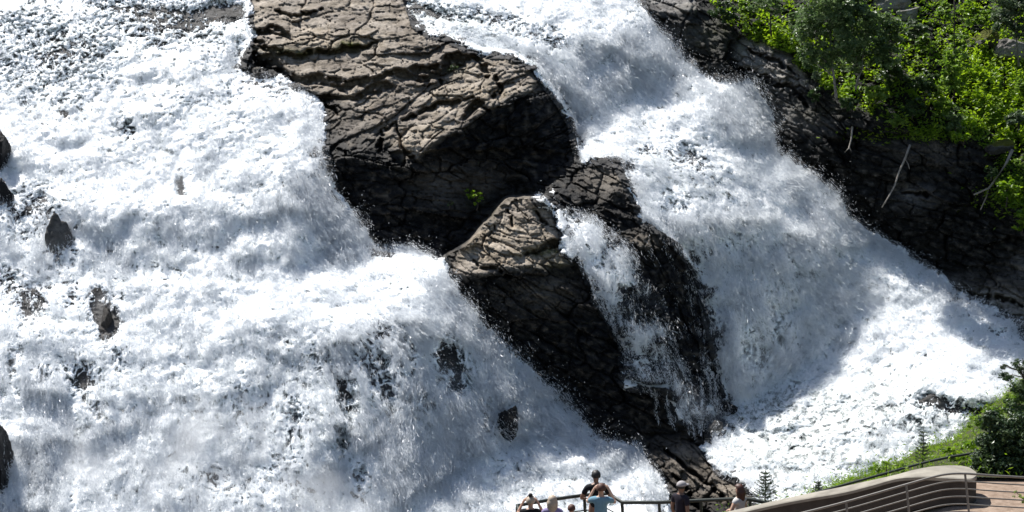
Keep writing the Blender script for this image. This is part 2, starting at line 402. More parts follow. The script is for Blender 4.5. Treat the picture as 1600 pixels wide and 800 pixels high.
def simple(name, c1, c2, scale=8, rough=.6, spec=.5, bmp=.2, dist=.01):
    m, t, b = mat(name, c1, rough, spec); n = noise_node(t, scale, 7)
    r = ramp(t, n.outputs[0], [(.3, c1), (.7, c2)]); t.links.new(r.outputs[0], b.inputs['Base Color'])
    bump(t, b, n.outputs[0], bmp, dist); return m

def water_mat():
    m, t, b = mat('white_water', (.9,.9,.9), .42, .4)
    a = nd_(t, 'ShaderNodeAttribute', attribute_name='foam')
    n1 = noise_node(t, 5.5, 8, .7, dist=.8)
    ad = nd_(t, 'ShaderNodeMath', operation='MULTIPLY_ADD'); ad.inputs[1].default_value = .5
    t.links.new(n1.outputs[0], ad.inputs[0])
    sub = nd_(t, 'ShaderNodeMath', operation='SUBTRACT'); sub.inputs[1].default_value = .25; t.links.new(a.outputs['Fac'], sub.inputs[0])
    t.links.new(sub.outputs[0], ad.inputs[2])
    r = ramp(t, ad.outputs[0], [(.0, (.10,.105,.10)), (.22, (.27,.29,.28)), (.42, (.55,.58,.57)), (.62, (.80,.83,.83)), (.85, (.94,.95,.95))])
    t.links.new(r.outputs[0], b.inputs['Base Color'])
    rr = ramp(t, ad.outputs[0], [(.1, (.18,)*3), (.6, (.5,)*3)]); t.links.new(rr.outputs[0], b.inputs['Roughness'])
    n2 = noise_node(t, 9, 10, .78, dist=1.2)
    p = bump(t, b, n2.outputs[0], .35, .05)
    b.subsurface_method = 'BURLEY'; b.inputs['Subsurface Weight'].default_value = 1.0; b.inputs['Subsurface Scale'].default_value = .15
    b.inputs['Subsurface Radius'].default_value = (1, 1, 1)
    return m
M_WATER = water_mat()
def rock_mat(name, dry1, dry2, dark, strata=(1.,1.,1.)):
    m, t, b = mat(name, dry1, .75, .18)
    g = nd_(t, 'ShaderNodeTexCoord'); mp = nd_(t, 'ShaderNodeMapping'); mp.inputs['Rotation'].default_value = (.2, .5, .35); mp.inputs['Scale'].default_value = strata
    t.links.new(g.outputs['Object'], mp.inputs['Vector'])
    n1 = noise_node(t, 1.1, 9, .68, mp.outputs[0]); n2 = noise_node(t, 6, 9, .75, mp.outputs[0], .6); n3 = noise_node(t, .55, 5, .6)
    c = ramp(t, n1.outputs[0], [(.33, tuple(x * .38 for x in dry1)), (.45, dry1), (.6, dry2), (.75, tuple(min(1, x * 1.25) for x in dry2))]).outputs[0]
    c2 = ramp(t, n2.outputs[0], [(.32, (.5,.49,.48)), (.48, (1.,1.,1.)), (.7, (1.3,1.27,1.25))]).outputs[0]
    c = mixc(t, .85, c, c2, 'MULTIPLY')
    # rust and lichen
    n6 = noise_node(t, .35, 4, .55, mp.outputs[0], .4); c = mixc(t, .8, c, ramp(t, n6.outputs[0], [(.36, (.55,.54,.55)), (.52, (1,1,1)), (.66, (1.12,1.08,1.0))]).outputs[0], 'MULTIPLY')
    n4 = noise_node(t, .9, 6, .65, None, .5); rz = ramp(t, n4.outputs[0], [(.62, (0,)*3), (.72, (1,)*3)])
    mm = nd_(t, 'ShaderNodeMath', operation='MULTIPLY'); mm.inputs[1].default_value = .35; t.links.new(rz.outputs[0], mm.inputs[0])
    c = mixc(t, mm.outputs[0], c, (.30,.17,.075))
    n5 = noise_node(t, 1.4, 7, .7, None, .3); rl = ramp(t, n5.outputs[0], [(.64, (0,)*3), (.7, (1,)*3)])
    mo = nd_(t, 'ShaderNodeAttribute', attribute_name='moss'); c = mixc(t, mo.outputs['Fac'], c, ramp(t, n2.outputs[0], [(.3, (.04,.055,.01)), (.7, (.19,.19,.03))]).outputs[0])
    wet = nd_(t, 'ShaderNodeAttribute', attribute_name='wet')  # carries wetness and the shade painted into the rock colour
    c = mixc(t, wet.outputs['Fac'], c, mixc(t, .7, ramp(t, n1.outputs[0], [(.3, tuple(x * .5 for x in dark)), (.7, tuple(x * 1.6 for x in dark))]).outputs[0], c2, 'MULTIPLY'))
    t.links.new(c, b.inputs['Base Color'])
    rr = ramp(t, wet.outputs['Fac'], [(0, (.8,)*3), (1, (.5,)*3)]); t.links.new(rr.outputs[0], b.inputs['Roughness'])
    vo = nd_(t, 'ShaderNodeTexVoronoi', feature='DISTANCE_TO_EDGE'); vo.inputs['Scale'].default_value = 1.7
    ns = noise_node(t, 2.5, 4, .6, mp.outputs[0]); va = nd_(t, 'ShaderNodeVectorMath', operation='MULTIPLY_ADD'); va.inputs[1].default_value = (.5,.5,.5)
    t.links.new(ns.outputs['Color'], va.inputs[0]); t.links.new(mp.outputs[0], va.inputs[2]); t.links.new(va.outputs[0], vo.inputs['Vector'])
    vr = ramp(t, vo.outputs['Distance'], [(0, (0,)*3), (.05, (1,)*3)])
    p = bump(t, b, vr.outputs[0], .35, .05); p = bump(t, b, n2.outputs[0], .9, .10, p)
    return m
M_ROCK = rock_mat('slab_rock', (.36,.305,.24), (.52,.455,.38), (.014,.014,.015), (1, 1, 2.2))
M_CLIFFR = rock_mat('cliff_rock', (.25,.235,.22), (.40,.385,.36), (.012,.012,.011), (1, 1.2, 1.6))
M_BED = rock_mat('wet_bed_rock', (.10,.095,.09), (.17,.16,.155), (.05,.05,.05), (1, 1, 2))

# ------------------------------------------------------------------ maps of where the rock is wet and painted with shade, bare of water, how thick the foam
def fmap(items, base=0.):
    A = np.full(UU.shape, base, np.float32)
    for it in items:
        val = it[-1]; q = blob(*it[:-1]); A = A * (1 - q) + val * q
    return A
# bare: 0 closed foam, 1 rock shows through between threads of water
BARE = fmap([
 (60,60,120,50,25,.62),(190,15,60,25,20,.8),(110,110,60,50,60,.6),(250,30,50,30,20,.7),(300,40,60,30,30,.65),(345,15,50,20,0,.9),(390,85,30,18,0,.75),(150,60,40,60,0,.5),
 (195,200,26,20,0,.62),(38,160,26,14,0,.6),(280,290,9,22,0,.95),(50,320,40,40,60,.68),(30,350,25,35,0,.66),(95,390,30,45,0,.65),(160,480,26,38,0,.85),(170,510,14,30,0,.97),(40,490,14,34,0,.75),
 (130,590,26,34,0,.78),(150,640,18,20,0,.7),(70,590,20,30,0,.6),(15,440,30,26,40,.7),(410,130,60,26,20,.55),(330,150,50,20,0,.42),
 (540,620,16,44,-10,.93),(535,690,16,26,0,.75),(600,600,22,60,-12,.80),(640,560,14,50,0,.62),(575,560,40,40,0,.62),(700,560,26,44,-15,.88),(715,600,14,26,0,.85),(660,640,30,40,0,.5),(765,660,18,40,-20,.68),
 (560,745,16,34,0,.6),(460,640,30,50,0,.50),(380,640,40,60,0,.42),(510,560,30,30,0,.55),(330,760,80,40,0,.42),(440,740,50,60,0,.45),
 (680,20,70,16,15,.8),(610,40,30,14,15,.9),(780,30,70,14,15,.62),(700,70,60,14,20,.75),(850,60,60,20,10,.55),
 (1080,250,44,22,35,.78),(990,262,14,18,0,.86),(940,265,30,18,0,.8),(1060,320,60,16,20,.60),(1110,400,26,16,30,.60),(1150,380,26,40,0,.5),(1090,450,20,60,-10,.72),(1210,490,12,38,-15,.86),(1120,520,22,60,-8,.76),(1180,560,30,40,0,.62),(1240,430,30,60,0,.35),
 (1300,540,20,20,0,.4),(1240,600,30,12,0,.5),(1330,660,30,20,0,.2),(1470,632,52,17,8,.99),(1540,640,40,14,-10,.78),(1400,660,60,26,-25,.36),(1230,650,50,20,0,.32),(1260,690,26,40,30,.36),(1200,650,40,20,0,.3),(1300,700,30,20,0,.2),(1560,520,20,12,20,.6),(1530,500,30,10,20,.5),
 (905,330,20,14,20,.88),(900,350,14,20,0,.5),(950,400,30,30,30,.45),(1000,470,40,30,20,.62),(1000,500,30,20,0,.7),(1040,560,40,40,30,.62),(1070,500,26,50,0,.85),(1080,600,30,60,0,.66),(1060,430,26,50,0,.98),(1120,660,30,16,30,.85),(1100,620,20,20,0,.72),
 (60,470,16,30,0,.7),(20,560,14,34,0,.66),(110,470,12,26,0,.6),(190,560,20,24,0,.55),(620,520,26,26,0,.55),(240,60,60,24,20,.6),(20,110,40,30,10,.66),(790,640,30,20,0,.5),(1010,240,20,14,0,.6)], .12)
BARE += -.04 + .09 * perlin(UU / 70, VV / 60, 61.) + .06 * perlin(UU / 25, VV / 22, 62.)
# foam: 1 bright froth, low = smooth grey-green water
FOAM = fmap([(100,60,160,70,20,.66),(60,120,70,40,30,.62),(300,30,100,30,10,.66),(540,640,120,90,0,.66),(330,640,160,110,0,.80),(150,120,200,60,10,.85),(1220,480,110,110,0,.72),(720,590,70,60,0,.66),(900,110,70,50,0,.8),(1200,660,80,60,0,.62),(1250,680,90,60,0,.40),(1340,670,140,56,-20,.43),(1200,640,60,30,0,.6),(1180,700,50,50,0,.62),
 (1340,640,70,40,-20,.56),(1380,620,40,22,-20,.56),(1400,690,110,40,-25,.72),(680,25,120,30,12,.55),(1050,290,60,30,25,.74),(1500,640,80,30,-10,.66),(265,95,14,11,0,.5),(1350,700,60,30,0,.70),(1000,470,60,120,0,.8)], .97)
WET_SHADE = np.ones(UU.shape, np.float32)  # wet rock, plus painted shade on faces turned from the sun
for p in ([(372,-120),(384,0),(398,60),(400,86),(440,100),(470,140),(540,160),(640,250),(700,205),(800,155),(840,140),(845,108),(740,76),(650,42),(620,-120)],
          [(735,372),(790,308),(832,308),(872,330),(886,360),(872,384),(910,402),(905,414),(800,420),(715,436),(698,428)],
          [(1150,58),(1185,58),(1250,100),(1265,135),(1240,140),(1185,120),(1150,100)], [(1015,-60),(1090,-60),(1085,18),(1020,20)]):
    WET_SHADE[poly_mask(p, .7)] = 0  # sunlit slab tops keep the pale dry tone
WET_SHADE = np.clip(blur(WET_SHADE, 5 / H) + .35 * perlin(UU / 12, VV / 10, 71.) * blur(WET_SHADE * (1 - WET_SHADE) * 0 + WET_SHADE, 8 / H), 0, 1)
for it in [(560,190,60,26,0,.35),(950,280,40,26,0,.55),(1210,170,60,30,0,.45),(1270,190,50,22,0,.55),(1090,55,50,26,0,.6),(1070,725,60,40,30,.35),(1135,765,34,14,0,.1),(1430,305,30,18,0,.35),(1530,470,70,26,10,.15),(1600,485,70,34,10,.15),(1000,375,40,12,0,.5),(1450,240,60,22,0,.62),(850,460,60,30,0,.62),(715,290,60,30,0,.6),(1600,420,20,20,0,.3)]:
    q = blob(*it[:-1]); WET_SHADE = WET_SHADE * (1 - q) + np.minimum(WET_SHADE, it[-1]) * q  # paler spots, among them sunlit cliff bits painted light
WET_SHADE = np.clip(WET_SHADE, 0, 1)
MOSS = fmap([(548,72,26,5,0,.95),(470,80,46,5,0,.7),(745,318,30,20,0,.5),(1184,62,16,8,20,.9),(600,262,26,10,0,.55),(850,395,26,6,0,.7),(1120,60,50,40,0,.55),(1080,90,40,20,30,.35),(1300,170,60,16,0,.4),(1556,226,22,14,0,.9),(1590,300,40,30,0,.7),(870,420,40,10,0,.5),(710,106,16,10,0,.5)], 0)
MOSS = np.maximum(MOSS, .85 * blur(M_VEG.astype(np.float32), 4))
MOSS = np.clip(MOSS * (1 + .9 * perlin(UU / 8, VV / 8, 72.)), 0, 1)

# ------------------------------------------------------------------ rock meshes from the survey
strat = P0[..., 0] * .25 + P0[..., 1] * .15 + P0[..., 2] * 1.0
b1, b2 = cells(34, 15, 5); b3, b4 = cells(15, 8, 6); b5, b6 = cells(80, 30, 8)
big_n = fbm(P0, .55, 4, .5, 1., 0) * .30 + fbm(P0 * np.array([1, 1, 2.2], np.float32), 2.6, 5, .72, 2., 0) * .15 + perlin(P0[..., 0] * .5, P0[..., 1] * .5, strat * 4.5) * .08
# fractured blocks: every block a little tilted plate, parted from the next by a narrow joint
ANG = np.full(UU.shape, -5., np.float32)
ANG[M_BIG & (WV > 150 - .12 * (WU - 500))] = -24; ANG[M_BIG & (WV > 235) ] = 8; ANG[M_WEDGE | M_UPNUB] = 26; ANG[M_LOW] = 40; ANG[M_CLIFF] = 30; ANG[M_CLIFF & (UU > 1330)] = 14; ANG[M_MID] = 62
ANG = np.radians(ANG)
XU = UU + .30 * W1; XV = VV + .30 * W2
rcu = np.cos(ANG) * XU + np.sin(ANG) * XV; rcv = -np.sin(ANG) * XU + np.cos(ANG) * XV
def plates(su, sv, seed, jit=.75):
    a = rcu / su; b = rcv / sv; ia = np.floor(a).astype(np.int64); ib = np.floor(b).astype(np.int64)
    rt = np.random.default_rng(seed).random((8192, 5)).astype(np.float32)
    F1 = np.full(a.shape, 9., np.float32); F2 = F1.copy(); best = np.zeros(a.shape, np.int64); DX = np.zeros(a.shape, np.float32); DY = DX.copy()
    for di in (-1, 0, 1):
        for dj in (-1, 0, 1):
            h = ((ia + di) * 7919 + (ib + dj) * 104729 + seed * 31) % 8192; r = rt[h]
            dx = (ia + di + .5 + (r[..., 0] - .5) * jit - a).astype(np.float32); dy = (ib + dj + .5 + (r[..., 1] - .5) * jit - b).astype(np.float32)
            d = np.abs(dx) * .6 + np.abs(dy) * .6 + .5 * np.hypot(dx, dy); c = d < F1
            F2 = np.where(c, F1, np.minimum(F2, d)); F1 = np.where(c, d, F1); best = np.where(c, h, best); DX = np.where(c, dx, DX); DY = np.where(c, dy, DY)
    r = rt[best]; edge = F2 - F1
    return (r[..., 2] - .5), DX * (r[..., 3] - .5) + DY * (r[..., 4] - .5), edge
o1, t1, e1 = plates(95, 34, 1); o2, t2, e2 = plates(34, 12, 2); o3, t3, e3 = plates(12, 6, 3)
TRM = poly_mask([(870,310),(1000,340),(1140,420),(1150,680),(1000,720),(860,420)], 1)
lit_mask = .35 + .65 * blur((ROCKY | TRM).astype(np.float32), 2)
deepj = .5 + .5 * sstep(-.2, .4, perlin(UU / 50, VV / 40, 85.))
PLATE = .34 * o1 + .45 * t1 + .17 * o2 + .26 * t2 + .07 * o3 + .12 * t3 + deepj * (.38 * np.exp(-(e1 / .035) ** 2) + .20 * np.exp(-(e2 / .07) ** 2) + .06 * np.exp(-(e3 / .12) ** 2))
SHIFT = big_n * .8 + PLATE * lit_mask + .85 * blur(M_LEDGE.astype(np.float32), .7)
def grid_mesh(name, t, keep, mt, attrs, parent=None):
    P = D3 * t[..., None]
    f = keep[:-1, :-1] & keep[1:, :-1] & keep[:-1, 1:] & keep[1:, 1:]
    idx = np.arange(NV * NU).reshape(NV, NU)
    F = np.stack([idx[:-1, :-1][f], idx[1:, :-1][f], idx[1:, 1:][f], idx[:-1, 1:][f]], 1)
    used = np.zeros(NV * NU, bool); used[F.ravel()] = True; re = np.cumsum(used) - 1
    return np_mesh(name, P.reshape(-1, 3)[used], re[F], mt, parent, True, {k: a.ravel()[used] for k, a in attrs.items()})
def rock_object(name, M, mt, margin=14, fall=.075):
    d = outside_dist(M); t = T + SHIFT + np.maximum(d - 2, 0) * fall
    return grid_mesh(name, t, d < margin, mt, {'wet': WET_SHADE, 'moss': MOSS})
tag(rock_object('rock_outcrop', M_BIG, M_ROCK), 'huge tan layered rock outcrop splitting the waterfall, dark overhanging front', 'rock', 'rocks dividing the falls')
tag(rock_object('rock_outcrop', M_WEDGE, M_ROCK), 'wedge of tan flat-topped rock with black face below the huge outcrop', 'rock', 'rocks dividing the falls')
tag(rock_object('rock_outcrop', M_UPNUB, M_ROCK), 'wet brown rock nub between the small middle trickle and the right falls', 'rock', 'rocks dividing the falls')
tag(rock_object('rock_outcrop', M_MID, M_ROCK), 'dark wet rock pillar with thin water threads, left edge of the right falls', 'rock', 'rocks dividing the falls')
tag(rock_object('rock_outcrop', M_LOW, M_ROCK), 'low brown ridge of wet rock just behind the viewing platform railing', 'rock', 'rocks dividing the falls')
tag(rock_object('cliff', M_CLIFF, M_CLIFFR, 26), 'dark rock cliff undercut beneath the wooded right bank', None, None, 'structure')
KEEPB = ~(blur((ROCKY | M_CLIFF).astype(np.float32), 6 / H) > .98)
tag(grid_mesh('river_bed', T + SHIFT * 1.1 - .10, KEEPB, M_BED, {'wet': (.5 + .5 * blur(TRM.astype(np.float32), 4)).astype(np.float32), 'moss': MOSS * 0}), 'wet dark bedrock under the falls', None, None, 'structure')

# ------------------------------------------------------------------ white water
WATERM = ~ROCKY
TR = poly_mask([(878,322),(925,334),(965,372),(990,410),(1030,470),(1052,530),(1080,600),(1135,645),(1120,680),(1090,670),(1070,655),(1058,625),(1040,600),(1015,585),(990,604),(975,575),(968,530),(935,480),(915,430),(888,378)], .6)
WATERM = WATERM & ~TR
RIGHTW = (UU > 640 + np.clip(VV, 0, 800) * .47) & WATERM
LEFTW = WATERM & ~RIGHTW
STEEP = blur(np.linalg.norm(Nw[..., :2], axis=2) / np.linalg.norm(Nw, axis=2), 3)   # sine of the steepness
st = sstep(.62, .85, STEEP)
lump = fbm(P0, .5, 3, .55, 11., 1); lump2 = fbm(P0, 1.5, 4, .6, 12., 1); fine = fbm(P0, 5.5, 3, .7, 13., 1); curl = fbm(P0, 3.2, 3, .6, 14., 2)
curl2 = fbm(P0 * np.array([1, 1, 1.5], np.float32), 6.5, 3, .65, 15., 2)
wx_ = np.stack([perlin(P0[..., 0] * 1.6, P0[..., 1] * 1.6, P0[..., 2] * 1.6 + 7.7 * q) for q in (1, 2, 3)], -1) * .34
wx_ += np.stack([perlin(P0[..., 0] * 5, P0[..., 1] * 5, P0[..., 2] * 5 + 3.1 * q) for q in (1, 2, 3)], -1) * .09
PW = P0 + wx_
lace = fbm(PW, 2.4, 2, .8, 21., 2) + .9 * fbm(PW, 6.0, 2, .8, 22., 2); lace = (lace - lace.mean()) / lace.std()
patch = sstep(-.35, .35, perlin(P0[..., 0] * .35, P0[..., 1] * .35, P0[..., 2] * .35 + 40) + .6 * perlin(P0[..., 0] * 1.1, P0[..., 1] * 1.1, P0[..., 2] * 1.1 + 50))
huge = fbm(P0, .22, 2, .5, 31., 1)
disp = .45 * huge + .36 * lump + .17 * lump2 + .03 * fine + .012 * curl2 + .006 * LIC1 + (.006 + .018 * st) * LIC2 + .014 * LIC3 * (.4 + st) + (.010 + .016 * patch) * lace + .02 * curl
FINEMIX = lace * .62 + LIC1 * .16 + LIC2 * (.10 + .22 * st + .2 * TR) + LIC3 * .22 * TR + fine * .5
BARE = BARE + .10 * TR
cover = (1 - BARE * 1.55) + .26 * FINEMIX           # below 0: the bed shows
DROCK = outside_dist(ROCKY & ~TR)
thick = .03 + .95 * np.clip(cover, -.8, .42) + disp * (1 - .7 * np.clip(BARE, 0, 1))
thick *= .35 + .65 * sstep(0, 34, DROCK)
foamv = np.clip(FOAM - .11 + (.22 + .24 * patch + .40 * (1 - FOAM)) * (FINEMIX * .95 + .12 * LIC1) - .40 * np.clip(BARE - .3, 0, 1), .22, 1)
def water_object(name, M, margin=12, fall=.05, lift=0.):
    d = outside_dist(M); d = d + 0 * UU
    d_in = outside_dist(~M); t = T - thick - lift + .5 * np.exp(-d_in / 5.) * (1 + .6 * FINEMIX) * (lift < 0) + np.maximum(d - 3 - 3 * FINEMIX, 0) * fall
    return grid_mesh(name, t, d < margin, M_WATER, {'foam': foamv})
tag(water_object('waterfall', LEFTW), 'broad white left arm of the falls', None, None, 'structure')
tag(water_object('waterfall', RIGHTW), 'white right arm of the falls and its churning pool', None, None, 'structure')
tag(water_object('waterfall', TR, 8, .07, -.10), 'thin middle trickle over dark steps', None, None, 'structure')

# mist hanging over the plunges: thin closed bodies of pale vapour
MM = bpy.data.materials.new('mist_vapour'); MM.use_nodes = True; t_ = MM.node_tree; t_.nodes.clear()
pv = t_.nodes.new('ShaderNodeVolumeScatter'); pv.inputs['Color'].default_value = (.98,.985,1,1); pv.inputs['Density'].default_value = .6; pv.inputs['Anisotropy'].default_value = .25
oo = t_.nodes.new('ShaderNodeOutputMaterial'); t_.links.new(pv.outputs[0], oo.inputs['Volume'])
MIST = 0 * UU
for q in ((300,690,170,110,0,.8),(560,770,160,60,0,1.),(700,690,120,70,30,.7),(860,690,80,40,30,.5),(1250,560,110,60,0,.9),(1330,450,80,70,0,.9),(1190,430,80,120,0,.45),(1430,440,70,40,30,.5),(1090,620,60,50,0,.7),(1150,180,50,50,30,.7),(960,120,90,50,0,.5),
          (300,280,60,60,0,.6),(450,370,110,50,0,.6),(560,350,50,50,0,.5),(60,560,50,60,0,.7),(40,700,60,70,0,.6),(340,560,60,60,0,.6),(420,480,60,50,0,.4),(740,440,60,60,40,.4),(1000,60,50,40,0,.3),(230,240,70,40,0,.3),(180,330,90,50,0,.45),(330,180,90,50,0,.35),(420,420,120,30,0,.5),(200,430,70,50,0,.5),(150,700,90,70,0,.8),(1400,500,100,40,20,.6),(1500,540,80,30,0,.5),(1120,130,50,40,0,.5),(1260,310,50,50,40,.6),(780,640,70,50,40,.6),(60,180,60,40,0,.35)):
    MIST = np.maximum(MIST, blob(*q[:-1]) * q[-1])
MIST = MIST * blur((~ROCKY | TR).astype(np.float32), 7) ** 2
MIST = MIST * np.clip(.75 + .9 * fbm(P0, .45, 4, .6, 77., 0) - .1, 0, 2)
sub = 3; Mi = MIST[::sub, ::sub]; kp = Mi > .02; Tf = (T - .1 - MIST * 1.3)[::sub, ::sub]; Tb = (T - .1 + .5 * MIST)[::sub, ::sub]; Dd = D3[::sub, ::sub]
idx = np.arange(Mi.size).reshape(Mi.shape); f = kp[:-1, :-1] & kp[1:, :-1] & kp[:-1, 1:] & kp[1:, 1:]
Fm = np.stack([idx[:-1, :-1][f], idx[1:, :-1][f], idx[1:, 1:][f], idx[:-1, 1:][f]], 1)
Vm = np.concatenate([(Dd * Tf[..., None]).reshape(-1, 3), (Dd * Tb[..., None]).reshape(-1, 3)]); Fm = np.concatenate([Fm, Fm[:, ::-1] + Mi.size])
usd = np.zeros(len(Vm), bool); usd[Fm.ravel()] = True; rr_ = np.cumsum(usd) - 1
tag(np_mesh('mist', Vm[usd], rr_[Fm], MM), 'pale vapour over the plunging water', None, None, 'stuff')

# spray: drops thrown off the water
M_SPRAY, t_, b_ = mat('spray_drops', (.93,.95,.97), .3, .5)
tr = nd_(t_, 'ShaderNodeBsdfTranslucent'); tr.inputs[0].default_value = (.93,.95,.97,1); mx = nd_(t_, 'ShaderNodeMixShader'); mx.inputs[0].default_value = .5
t_.links.new(b_.outputs[0], mx.inputs[1]); t_.links.new(tr.outputs[0], mx.inputs[2]); t_.links.new(mx.outputs[0], t_.nodes['Material Output'].inputs[0])
def spray(n):
    edge = np.zeros(UU.shape, np.float32)
    dr = DROCK; near = np.exp(-dr / 22.) * WATERM
    dens = (.25 + 1.1 * st + 1.9 * near * (.35 + st)) * WATERM * np.clip(1.15 - BARE, .05, 1) * (.35 + sstep(-.2, .5, perlin(UU / 34, VV / 34, 91.))) + .25 * TR
    p = dens.ravel() / dens.sum(); k = RNG.choice(p.size, n, p=p)
    t0 = (T - thick).ravel()[k]
    lift = RNG.exponential(.10, n) * (.5 + 1.0 * st.ravel()[k] + 1.5 * near.ravel()[k])
    P = D3.reshape(-1, 3)[k] * t0[:, None]
    nn = N.reshape(-1, 3)[k]; P = P + nn * lift[:, None] + RNG.normal(size=(n, 3)) * .05 + np.array([0, 0, 1]) * (RNG.random(n) * lift * .5)[:, None]
    s = (.003 + .009 * RNG.random(n) ** 3)
    tet = np.array([(1,1,1),(1,-1,-1),(-1,1,-1),(-1,-1,1)], float) * .8
    ang = RNG.random((n, 3)) * 6.28; ca, sa = np.cos(ang[:, 0]), np.sin(ang[:, 0])
    V = np.empty((n, 4, 3)); el = 1 + RNG.random(n) * 1.6
    for i in range(4):
        x, y, z = tet[i]; V[:, i, 0] = x * ca - y * sa; V[:, i, 1] = x * sa + y * ca; V[:, i, 2] = z * el
    V = P[:, None] + V * s[:, None, None]
    F = np.array([(0,1,2),(0,3,1),(0,2,3),(1,3,2)]); F = (np.arange(n)[:, None, None] * 4 + F[None]).reshape(-1, 3)
    return np_mesh('spray', V.reshape(-1, 3), F, M_SPRAY, None, False)
def strands(n):
    TW = (T - thick); PWt = D3 * TW[..., None]
    jj = np.clip(np.arange(NU)[None] + np.rint(fx * 5), 0, NU - 1).astype(np.int32); ii = np.clip(np.arange(NV)[:, None] + np.rint(fy * 5), 0, NV - 1).astype(np.int32)
    tan = PWt[ii, jj] - PWt; tan /= np.linalg.norm(tan, axis=2)[..., None] + 1e-6
    near = np.exp(-DROCK / 16.) * (DROCK > 0)
    THR = (line_mask([(1022,600),(1026,655)], 4, .3) | line_mask([(1040,604),(1050,660)], 5, .3) | line_mask([(1058,612),(1085,680)], 8, .3) | line_mask([(1064,390),(1072,470),(1100,560),(1120,640)], 9, .6) | line_mask([(1090,420),(1104,500),(1128,600)], 7, .6) | line_mask([(1045,400),(1050,440)], 5, .6) | line_mask([(1005,290),(996,262),(1000,280)], 12, .6)).astype(np.float32)
    jets = np.clip(.5 + .9 * perlin(UU / 16, VV / 22, 93.) + .6 * perlin(UU / 50, VV / 50, 94.), .08, 2)
    dens = ((.85 + .7 * st + .9 * near) * np.clip(FOAM * 2.1 - .95, .12, 1) * WATERM * jets * np.clip(1.35 - 1.8 * BARE, .02, 1) + .75 * TR * jets * np.clip(1.2 - BARE, .1, 1) + .22 * M_MID * np.clip(jets - .5, 0, 2) + .30 * THR) * (UU > -90) * (UU < 1690) * (VV > -70) * (VV < 890)
    pd = dens.ravel() / dens.sum(); m_ = 13; nc = n // 2 // m_       # half single drops, half strung together into ropes that follow the flow
    kc = np.repeat(RNG.choice(dens.size, nc, p=pd), m_); k = np.concatenate([kc, RNG.choice(dens.size, n - len(kc), p=pd)])
    along = np.zeros(n, np.float32); along[:len(kc)] = np.tile(np.linspace(-.5, .5, m_), nc) * np.repeat(.25 + .7 * RNG.random(nc), m_)
    ri, rj = k // NU, k % NU; stp = np.clip(along / .036, -26, 26)
    ri = np.clip(np.rint(ri + fy.ravel()[k] * stp), 0, NV - 1).astype(np.int64); rj = np.clip(np.rint(rj + fx.ravel()[k] * stp), 0, NU - 1).astype(np.int64); k = ri * NU + rj
    rope = np.zeros(n, np.float32); rope[:len(kc)] = np.repeat(RNG.exponential(.10, nc), m_) * (1.1 - (along[:len(kc)] * 1.4) ** 2)
    isr = (np.arange(n) < len(kc))
    lift = (rope + np.where(isr, .25, 1.) * RNG.exponential(.085, n) * (.5 + 1.1 * st.ravel()[k] + .8 * near.ravel()[k])).astype(np.float32)
    P = (PWt.reshape(-1, 3)[k] + N.reshape(-1, 3)[k] * lift[:, None] + RNG.normal(size=(n, 3)) * np.where(isr, .014, .03)[:, None]).astype(np.float32)
    d = tan.reshape(-1, 3)[k] + RNG.normal(size=(n, 3)) * ((.55 - .25 * st.ravel()[k]) * np.where(isr, .35, 1.))[:, None]; d /= np.linalg.norm(d, axis=1)[:, None]
    sd_ = np.cross(d, RNG.normal(size=(n, 3))); sd_ /= np.linalg.norm(sd_, axis=1)[:, None]
    ln = (.02 + .075 * RNG.random(n) ** 2 + .06 * st.ravel()[k] * RNG.random(n)); wd = .005 + .020 * RNG.random(n) ** 3
    V = np.empty((n, 3, 3), np.float32); V[:, 0] = P - d * ln[:, None]; V[:, 1] = P + sd_ * wd[:, None]; V[:, 2] = P + d * ln[:, None] - sd_ * wd[:, None] * .6
    return np_mesh('spray', V.reshape(-1, 3), np.arange(n * 3).reshape(n, 3), M_SPRAY, None, False)
tag(strands(1650000), 'threads and drops of white water flying along the falls', None, None, 'stuff')
tag(spray(220000), 'fine white drops thrown up along the falls', None, None, 'stuff')

# ------------------------------------------------------------------ boulders
def boulder(u, v, wpx, hpx, label, mt=None, wet=1., moss=0., back=.0, cat='boulder', group=None, flat=.8, y=None, name='boulder'):
    bm = bmesh.new(); bmesh.ops.create_icosphere(bm, subdivisions=5, radius=1)
    V = np.array([q.co[:] for q in bm.verts]); F = np.array([[q.index for q in f.verts] for f in bm.faces]); bm.free()
    sd = (u * 7 + v * 13) % 97
    rr = np.random.default_rng(int(sd)); 
    for k in range(9):                      # chop facets off
        n = rr.normal(size=3); n /= np.linalg.norm(n); d = .5 + .3 * rr.random(); h = V @ n - d; V = V - np.maximum(h, 0)[:, None] * n * .97
    Pn = V * 1.3 + sd
    V[:, 0] += .25 * V[:, 2] * (rr.random() - .5) * 2
    V = V * (1 + .34 * fbm(Pn, 1.1, 5, .6, 3., 0))[:, None]
    t = (y / ray(u, v)[1]) if y else base_t(u, v); sx = wpx * .5 * t / FPX; sz = hpx * .5 * t / FPX
    V = V * np.array([sx, (sx + sz) * .5 * flat, sz]) * 1.12
    c = Vector(ray(u, v) * (t + back))
    vm = np.clip((V[:, 2] / sz - .0) * 2.5 + .5 * perlin(Pn[:, 0] * 3, Pn[:, 1] * 3, Pn[:, 2] * 3), 0, 1) * moss
    o = np_mesh(name, V, F, mt or M_ROCK, None, True, {'wet': (wet * (1 - np.clip(vm, 0, 1))).astype(np.float32), 'moss': vm.astype(np.float32)})
    o.location = c; return tag(o, label, cat, group)
G1 = 'rocks poking out of the falls'
boulder(790, 663, 38, 58, 'dark rounded boulder in the lower left falls, left of the low brown ridge', M_ROCK, 1, group=G1, back=-.6)
boulder(90, 388, 44, 96, 'tall grey slab rock standing in the left falls near the left edge', M_CLIFFR, .5, group=G1, back=.05)
